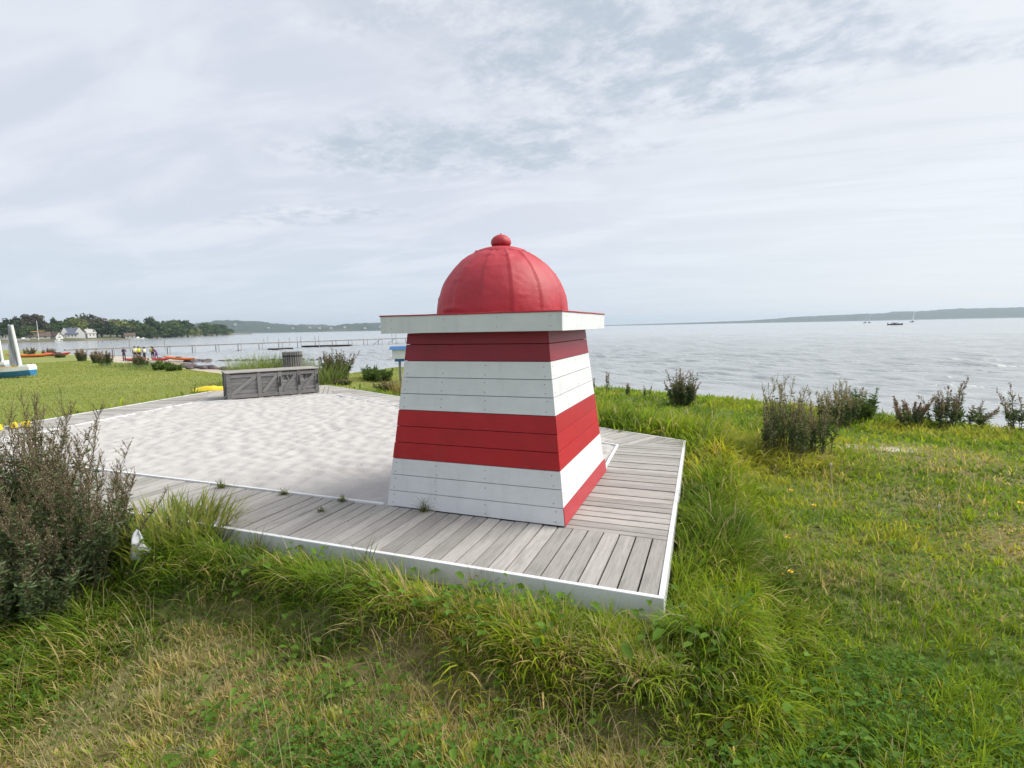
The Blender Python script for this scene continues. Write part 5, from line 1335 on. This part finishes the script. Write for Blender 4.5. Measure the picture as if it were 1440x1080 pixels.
# ------------------------------------------------------------------ mugwort and other tall weeds
def weed_plant(name, loc, label, seed, n_stem, Ht, rad, leaf_c, seed_c, group, cat='bush', leafy=1.0, seedy=1.0, open_=.35, lsize=.05, dens=1.0, thick=.004, px=.004):
    q = np.random.default_rng(seed); root = empty(name, loc, label, cat, group); mb = MB(); LV = []; LC = []; SV = []; SC = []
    def quad(out, cl, p, f, s, w, c):
        f = f / (np.linalg.norm(f, axis=1)[:, None] + 1e-9); side = np.cross(f, q.normal(size=f.shape)); side /= np.linalg.norm(side, axis=1)[:, None] + 1e-9
        s = s[:, None]; w = w[:, None]
        out.append(np.stack([p, p + f * s * .5 + side * w, p + f * s, p + f * s * .5 - side * w], 1)); cl.append(np.repeat(c, 4, 0))
    for k in range(n_stem):
        a = q.uniform(0, 6.28); rr = rad * math.sqrt(q.random()); b0 = np.array((rr * math.cos(a) * .55, rr * math.sin(a) * .55, -.03)); hh = Ht * q.uniform(.58, 1.0) * (1 - .25 * rr / rad)
        ln = open_ * q.uniform(.3, 1.2) * (rr / rad + .15); az = a + q.normal(0, .5); ts = np.linspace(0, 1, 8)
        wob = q.normal(0, .012, (8, 2)) * Ht
        pts = np.stack([b0[0] + math.cos(az) * ln * hh * ts ** 1.5 + wob[:, 0] * ts, b0[1] + math.sin(az) * ln * hh * ts ** 1.5 + wob[:, 1] * ts, b0[2] + hh * ts * (1 - .12 * ln)], -1)
        mb.tube(pts, [thick * (1.15 - .85 * t_) for t_ in ts], 4, cap=False)
        nb_ = int(20 * dens * q.uniform(.7, 1.2))
        for j in range(nb_):
            t_ = q.uniform(.30, .985); p = np.array([np.interp(t_, ts, pts[:, i]) for i in range(3)]); ba = q.uniform(0, 6.28); bl_ = hh * (.06 + .22 * (1 - t_)) * q.uniform(.5, 1.2)
            up = q.uniform(.92, 1.32); dr = np.array((math.cos(ba) * math.cos(up), math.sin(ba) * math.cos(up), math.sin(up)))
            e_ = p + dr * bl_; mid = p + dr * bl_ * .5 - np.array((0, 0, bl_ * .06)); mb.tube([p, mid, e_], [thick * .45, thick * .35, thick * .2], 3, cap=False)
            if t_ > .48:
                m2 = int(max(3, bl_ / (px * 2.4)) * seedy); u = q.random(m2)[:, None]; pp = p + (e_ - p) * u + q.normal(0, px * .9, (m2, 3))
                c = np.array(seed_c)[q.integers(0, len(seed_c), m2)] * q.uniform(.6, 1.4, (m2, 1))
                quad(SV, SC, pp, dr + q.normal(0, .55, (m2, 3)), q.uniform(px * 2, px * 4.2, m2), q.uniform(px * .6, px * 1.2, m2), c)
            else:
                m2 = int(9 * leafy); u = q.random(m2)[:, None]; pp = p + (e_ - p) * u
                c = np.array(leaf_c)[q.integers(0, len(leaf_c), m2)] * q.uniform(.6, 1.4, (m2, 1)); f = dr + q.normal(0, .8, (m2, 3)); quad(LV, LC, pp, f, q.uniform(.5, 1.3, m2) * lsize, q.uniform(.10, .22, m2) * lsize, c)
        m2 = int(34 * leafy); u = q.uniform(.06, .8, m2); pp = np.stack([np.interp(u, ts, pts[:, i]) for i in range(3)], -1)
        c = np.array(leaf_c)[q.integers(0, len(leaf_c), m2)] * q.uniform(.6, 1.4, (m2, 1)); fa = q.uniform(0, 6.28, m2); f = np.stack([np.cos(fa), np.sin(fa), q.uniform(-.2, .9, m2)], -1)
        quad(LV, LC, pp, f, q.uniform(.7, 1.6, m2) * lsize, q.uniform(.10, .22, m2) * lsize, c)
        m2 = int(26 * seedy); u = q.uniform(.6, 1, m2); pp = np.stack([np.interp(u, ts, pts[:, i]) for i in range(3)], -1) + q.normal(0, px, (m2, 3))
        c = np.array(seed_c)[q.integers(0, len(seed_c), m2)] * q.uniform(.6, 1.4, (m2, 1)); quad(SV, SC, pp, q.normal(0, .7, (m2, 3)) + np.array((0, 0, .8)), q.uniform(px * 2, px * 4.5, m2), q.uniform(px * .6, px * 1.3, m2), c)
    mb.build('stem', M['stem'], root, world=False)
    for nm, Vv, Cc in (('foliage', LV, LC), ('seed_head', SV, SC)):
        if not Vv: continue
        V = np.concatenate([v.reshape(-1, 3) for v in Vv]); C_ = np.concatenate(Cc); nq = len(V) // 4
        np_mesh(nm, V, np.arange(nq * 4), np.full(nq, 4), M['leaf'], C_, parent=root)
    return root
DK = [(.085, .132, .053), (.116, .163, .065), (.147, .186, .101), (.065, .096, .043)]
PB = [(.300, .203, .158), (.240, .173, .128), (.360, .255, .188), (.195, .173, .105), (.285, .173, .173)]
PB2 = [(.28, .215, .14), (.22, .205, .11), (.34, .255, .18), (.19, .20, .10), (.30, .205, .17)]
GR = [(.10, .165, .04), (.14, .20, .055), (.08, .13, .035)]
def at_(x, y, dz=0.): return (x, y, H(x, y) + dz)
weed_plant('mugwort_bush', at_(-3.94, -.74), 'large dark mugwort bush with purple-brown seed spikes, nearest at the left, beside the white bag', 1, 62, 1.38, .54, DK, PB2, 'mugwort bushes', leafy=1.5, dens=1.4, lsize=.042, seedy=1.3, thick=.0040, px=.0034, open_=.42)
weed_plant('mugwort_bush', at_(-4.72, -.62), 'dark mugwort bush at the left photo edge, in front of the yellow toys', 2, 54, 1.54, .52, DK, PB2, 'mugwort bushes', leafy=1.8, dens=1.4, lsize=.042, seedy=1.3, thick=.0040, px=.0036, open_=.32)
weed_plant('mugwort_bush', at_(-3.92, -1.08), 'low leafy dark mugwort growth at the foot of the nearest bush', 3, 50, .80, .55, DK, PB2, 'mugwort bushes', leafy=2.4, dens=1.0, lsize=.042, seedy=.6, thick=.004, px=.0040, open_=.45)
weed_plant('mugwort_bush', at_(-.44, 9.82), 'lone dark mugwort bush on the grassy rim right of the lighthouse, before the water', 4, 34, 1.05, .42, DK, PB, 'mugwort bushes', leafy=1.4, dens=.9, lsize=.075, thick=.006, px=.008, open_=.48)
weed_plant('mugwort_bush', at_(1.12, 4.55), 'big brown-topped mugwort bush in the tall grass right of the deck corner', 5, 38, 1.25, .46, DK, [(.44, .37, .25), (.36, .33, .20), (.30, .29, .18)], 'mugwort bushes', leafy=.8, dens=1.2, lsize=.05, seedy=1.2, thick=.0045, px=.0050, open_=.20)
weed_plant('mugwort_bush', at_(1.55, 4.85), 'smaller brown mugwort bush at the right side of the big brown-topped one', 6, 22, 1.05, .34, DK, [(.42, .34, .23), (.34, .31, .19)], 'mugwort bushes', leafy=.8, dens=1.2, lsize=.05, thick=.0045, px=.0052, open_=.22)
weed_plant('mugwort_bush', at_(2.45, 8.25), 'rounded brown mugwort bush behind the big one, on the dune edge', 7, 34, 1.02, .56, DK, [(.42, .34, .23), (.34, .31, .19)], 'mugwort bushes', leafy=.8, dens=1.0, lsize=.06, thick=.005, px=.0075, open_=.25)
weed_plant('green_weed', at_(2.95, 8.75), 'fresh green tall weed right beside the rounded brown bush', 8, 14, .95, .30, GR, GR, None, 'weed', leafy=1.8, dens=.8, lsize=.09, thick=.005, px=.008, open_=.35)
weed_plant('mugwort_bush', at_(3.55, 8.25), 'sparse dark mugwort on the dune edge, left of the tall purple one', 9, 12, .80, .38, DK, PB, 'mugwort bushes', leafy=.8, dens=1.1, seedy=2.2, lsize=.06, thick=.0055, px=.009, open_=.5)
weed_plant('mugwort_bush', at_(4.12, 8.35), 'tall purple-spiked mugwort on the dune edge at the right', 10, 15, 1.18, .45, DK, PB, 'mugwort bushes', leafy=1.2, dens=.9, lsize=.065, thick=.006, px=.0085, open_=.36)
weed_plant('mugwort_bush', at_(4.55, 8.5), 'thin mugwort leaning right, just right of the tall purple one', 11, 6, .80, .30, DK, PB, 'mugwort bushes', leafy=1.2, dens=.9, lsize=.08, thick=.0055, px=.009, open_=.8)
weed_plant('mugwort_bush', at_(5.25, 8.55), 'dark mugwort on the dune edge cut off by the right photo edge', 12, 15, 1.05, .45, DK, PB, 'mugwort bushes', leafy=1.0, dens=.9, lsize=.065, thick=.006, px=.0085, open_=.42)
weed_plant('mugwort_sprig', at_(-2.39, 11.0), 'single thin purple mugwort sprig before the water, close to the lighthouse', 13, 2, .85, .06, DK, PB, 'mugwort sprigs', 'weed', leafy=.4, dens=1.0, lsize=.06, thick=.006, px=.009, open_=.1)
weed_plant('mugwort_sprig', at_(-1.82, 10.7), 'small leafy mugwort sprig right of the thin purple one', 14, 4, .50, .10, GR, PB, 'mugwort sprigs', 'weed', leafy=1., dens=.7, lsize=.06, thick=.005, px=.008, open_=.2)
weed_plant('mugwort_sprig', at_(-1.3, 10.5), 'bare tiny mugwort sprig left of the lone bush', 15, 3, .52, .16, DK, PB, 'mugwort sprigs', 'weed', leafy=.6, dens=.9, seedy=1.4, lsize=.05, thick=.004, px=.006, open_=.2)
weed_plant('mugwort_sprig', at_(-2.85, 11.2), 'tiny purple sprig directly beside the lighthouse wall', 16, 4, .55, .12, DK, PB, 'mugwort sprigs', 'weed', leafy=.6, dens=.7, lsize=.06, thick=.005, px=.008, open_=.2)
# behind the crate
REED = [(.20, .26, .10), (.25, .30, .13), (.16, .22, .08)]
def reed_clump(loc, n, Ht, rad, lab, seed, cols=REED):
    q = np.random.default_rng(seed); a = q.uniform(0, 6.28, n); rr = rad * np.sqrt(q.random(n)); P = np.stack([rr * np.cos(a), rr * np.sin(a), np.full(n, -.03)], -1)
    col = np.array(cols)[q.integers(0, len(cols), n)] * q.uniform(.6, 1.35, (n, 1))
    o = blades('reed_clump', P, Ht * q.uniform(.45, 1.05, n), q.uniform(.012, .026, n), a + q.normal(0, .9, n), np.abs(q.normal(.15, .15, n)) + .3 * rr / rad, q.uniform(.1, 1.1, n), col, 5); o.location = loc
    return tag(o, lab, 'reeds', 'reed clumps')
reed_clump(at_(-13.0, 9.9), 1700, 1.15, 1.05, 'pale green reed clump behind the crate, left of the slatted bin', 1)
reed_clump(at_(-10.9, 9.95), 500, .95, .55, 'small green reed clump between the slatted bin and the dark bush', 2)
weed_plant('mugwort_bush', at_(-10.95, 10.6), 'dark brown-green mugwort bush right of the slatted bin', 21, 42, 1.25, .62, DK, [(.18, .145, .085), (.15, .12, .08), (.19, .145, .11)], 'mugwort bushes', leafy=1.2, dens=.8, lsize=.09, thick=.006, px=.013, open_=.45)
weed_plant('mugwort_bush', at_(-9.75, 11.2), 'low green weed bush near the blue-roofed box', 22, 30, .62, .75, GR, GR, 'low green weed bushes', leafy=1.6, dens=.6, lsize=.10, thick=.005, px=.010, open_=.6)
weed_plant('mugwort_bush', at_(-10.25, 11.6), 'low green weed bush right of the dark bush behind the bin', 23, 20, .60, .5, GR, GR, 'low green weed bushes', leafy=1.6, dens=.6, lsize=.10, thick=.005, px=.010, open_=.6)
STR = [(.30, .24, .12), (.25, .20, .10), (.18, .16, .07)]
reed_clump(at_(-7.55, 9.2), 420, .62, .42, 'straw-coloured dry grass clump against the lighthouse edge', 5, STR)
weed_plant('mugwort_sprig', at_(-8.25, 9.25), 'brown dry weed at the back edge of the deck beside the straw clump', 24, 16, .52, .30, DK, PB, 'mugwort sprigs', 'weed', leafy=.9, dens=.6, lsize=.07, thick=.005, px=.009, open_=.5)
weed_plant('mugwort_sprig', at_(-10.1, 9.8), 'low dark weed on the grass behind the right end of the crate', 25, 12, .28, .35, DK, PB, 'mugwort sprigs', 'weed', leafy=1., dens=.5, lsize=.07, thick=.005, px=.009, open_=.8)
o = reed_clump((-3.66, -.20, H(-3.66, -.20)), 900, .50, .34, 'light green grass clump overlapping the front deck corner beside the big dark bush', 71, reed_clump_cols)
o.name = 'grass_clump'; o['category'] = 'grass clump'; o['group'] = 'grass clumps at the deck'; o.data.name = 'grass_clump'
# along the far lawn edge
FE = [(-64.0, 28.9, 1.15, .75, 'dark weed bush on the far lawn edge behind the orange kayak, left half'), (-61.5, 29.3, 1.0, .8, 'brownish weed bush on the far lawn edge behind the orange kayak, right half'), (-55.4, 26.9, .55, .6, 'low brown weed on the far lawn edge right of the kayaks'),
      (-44.6, 22.5, 1.2, .45, 'upright reddish-brown weed bush, first from the kayaks on the lawn edge'), (-38.6, 20.0, 1.1, .28, 'slim brown weed bush left of the widest one on the lawn edge'), (-31.9, 16.5, .98, .42, 'wide brown weed bush in the middle of the lawn edge'), (-26.5, 14.8, .78, .48, 'dark weed bush in front of the people by the kayaks'), (-22.9, 13.4, .48, .5, 'low dark green bush on the lawn edge right of the people'), (-21.6, 13.0, .34, .45, 'low yellow-green weed at the right end of the lawn edge row')]
for i, (x_, y_, h_, r_w, lab) in enumerate(FE):
    g = i >= 7
    weed_plant('weed_bush', at_(x_, y_), lab, 40 + i, 26, h_, r_w, GR if g else DK, GR if g else PB, 'weed bushes along the lawn edge', leafy=1.0, dens=.55, lsize=.12, thick=.008, px=.020, open_=.30)
reed_clump(at_(-29.3, 15.9), 400, .38, 1.6, 'green rough grass clump between the weed bushes on the lawn edge, left', 61)
reed_clump(at_(-24.6, 14.1), 380, .35, 1.3, 'green rough grass clump between the weed bushes on the lawn edge, right', 62)
reed_clump(at_(-27.9, 15.6), 320, .40, 1.0, 'green rough grass clump left of the dark bush before the people', 63)

# ------------------------------------------------------------------ yellow flowers, pale seed stalks
M['petal'] = simple('yellow petals', (.80, .56, .02), (.75, .48, .02), .6)
def flower(x, y, s, label, seed):
    q = random.Random(seed); z = H(x, y); o_ = empty('dandelion', (x, y, z), label, 'flower', 'yellow flowers in the grass'); hh = q.uniform(.07, .10)
    mb = MB(); mb.tube([(0, 0, -.01), (.004, .002, hh * .5), (.01, .004, hh)], .002, 5); mb.build('stem', M['stem'], o_, world=False)
    mb = MB()
    for ring, (n, rr, up) in enumerate(((14, s, .15), (12, s * .75, .5), (8, s * .45, .95))):
        for k in range(n):
            a = 6.283 * k / n + ring * .2; c, d = math.cos(a), math.sin(a); w = rr * .22
            b0 = Vector((.01, .004, hh + .002 * ring)); tip = b0 + Vector((c * rr * math.cos(up), d * rr * math.cos(up), rr * math.sin(up) + .002)); md = b0.lerp(tip, .65); sd2 = Vector((-d, c, 0)) * w
            mb.poly([b0, md + sd2, tip, md - sd2])
    mb.build('petal_head', M['petal'], o_, world=False)
flower(.735, 1.0, .024, 'yellow dandelion, left of the close pair nearest to the deck corner', 1)
flower(.785, 1.01, .024, 'yellow dandelion, right of the close pair nearest to the deck corner', 2)
flower(.85, 1.72, .02, 'small yellow dandelion just behind the close pair', 3)
flower(1.18, 2.62, .024, 'yellow dandelion on the short grass, left of the bare middle', 4)
flower(1.03, 3.02, .022, 'yellow dandelion at the foot of the tall grass right of the deck', 5)
flower(2.95, 3.18, .026, 'yellow dandelion at the right photo edge', 6)
for k, (x_, y_, lab) in enumerate(((1.47, 3.45, 'pale dry seed stalk standing below the big brown bush'), (2.05, 2.28, 'pale dry seed stalk standing in the short grass at the far right'))):
    mb = MB(); z_ = H(x_, y_); mb.tube([(0, 0, 0), (.01, .0, .14), (-.005, .01, .27)], .0035, 5); s_ = empty('seed_stalk', (x_, y_, z_), lab, 'dry stalk', 'pale seed stalks'); mb.build('stem', simple('pale straw', (.50, .44, .28)), s_, world=False)
    mb = MB(); mb.lathe([(.004, 0), (.012, .008), (.013, .025), (.005, .04)], (-.005, .01, .265), 8); mb.build('seed_head', simple('seed fluff', (.55, .50, .36)), s_, world=False)

# ------------------------------------------------------------------ haze over the bay
mb = MB(); mb.box((100, 2000, 27), (6400, 5600, 68)); 
hm = bpy.data.materials.new('haze'); hm.use_nodes = True; t = hm.node_tree; t.nodes.clear()
out = N(t, 'ShaderNodeOutputMaterial'); vol = N(t, 'ShaderNodeVolumePrincipled'); vol.inputs['Color'].default_value = (.70, .85, 1., 1); vol.inputs['Density'].default_value = HAZE; vol.inputs['Anisotropy'].default_value = .3
L(t, vol.outputs[0], out.inputs['Volume'])
hz = mb.build('haze', hm); tag(hz, kind='stuff')
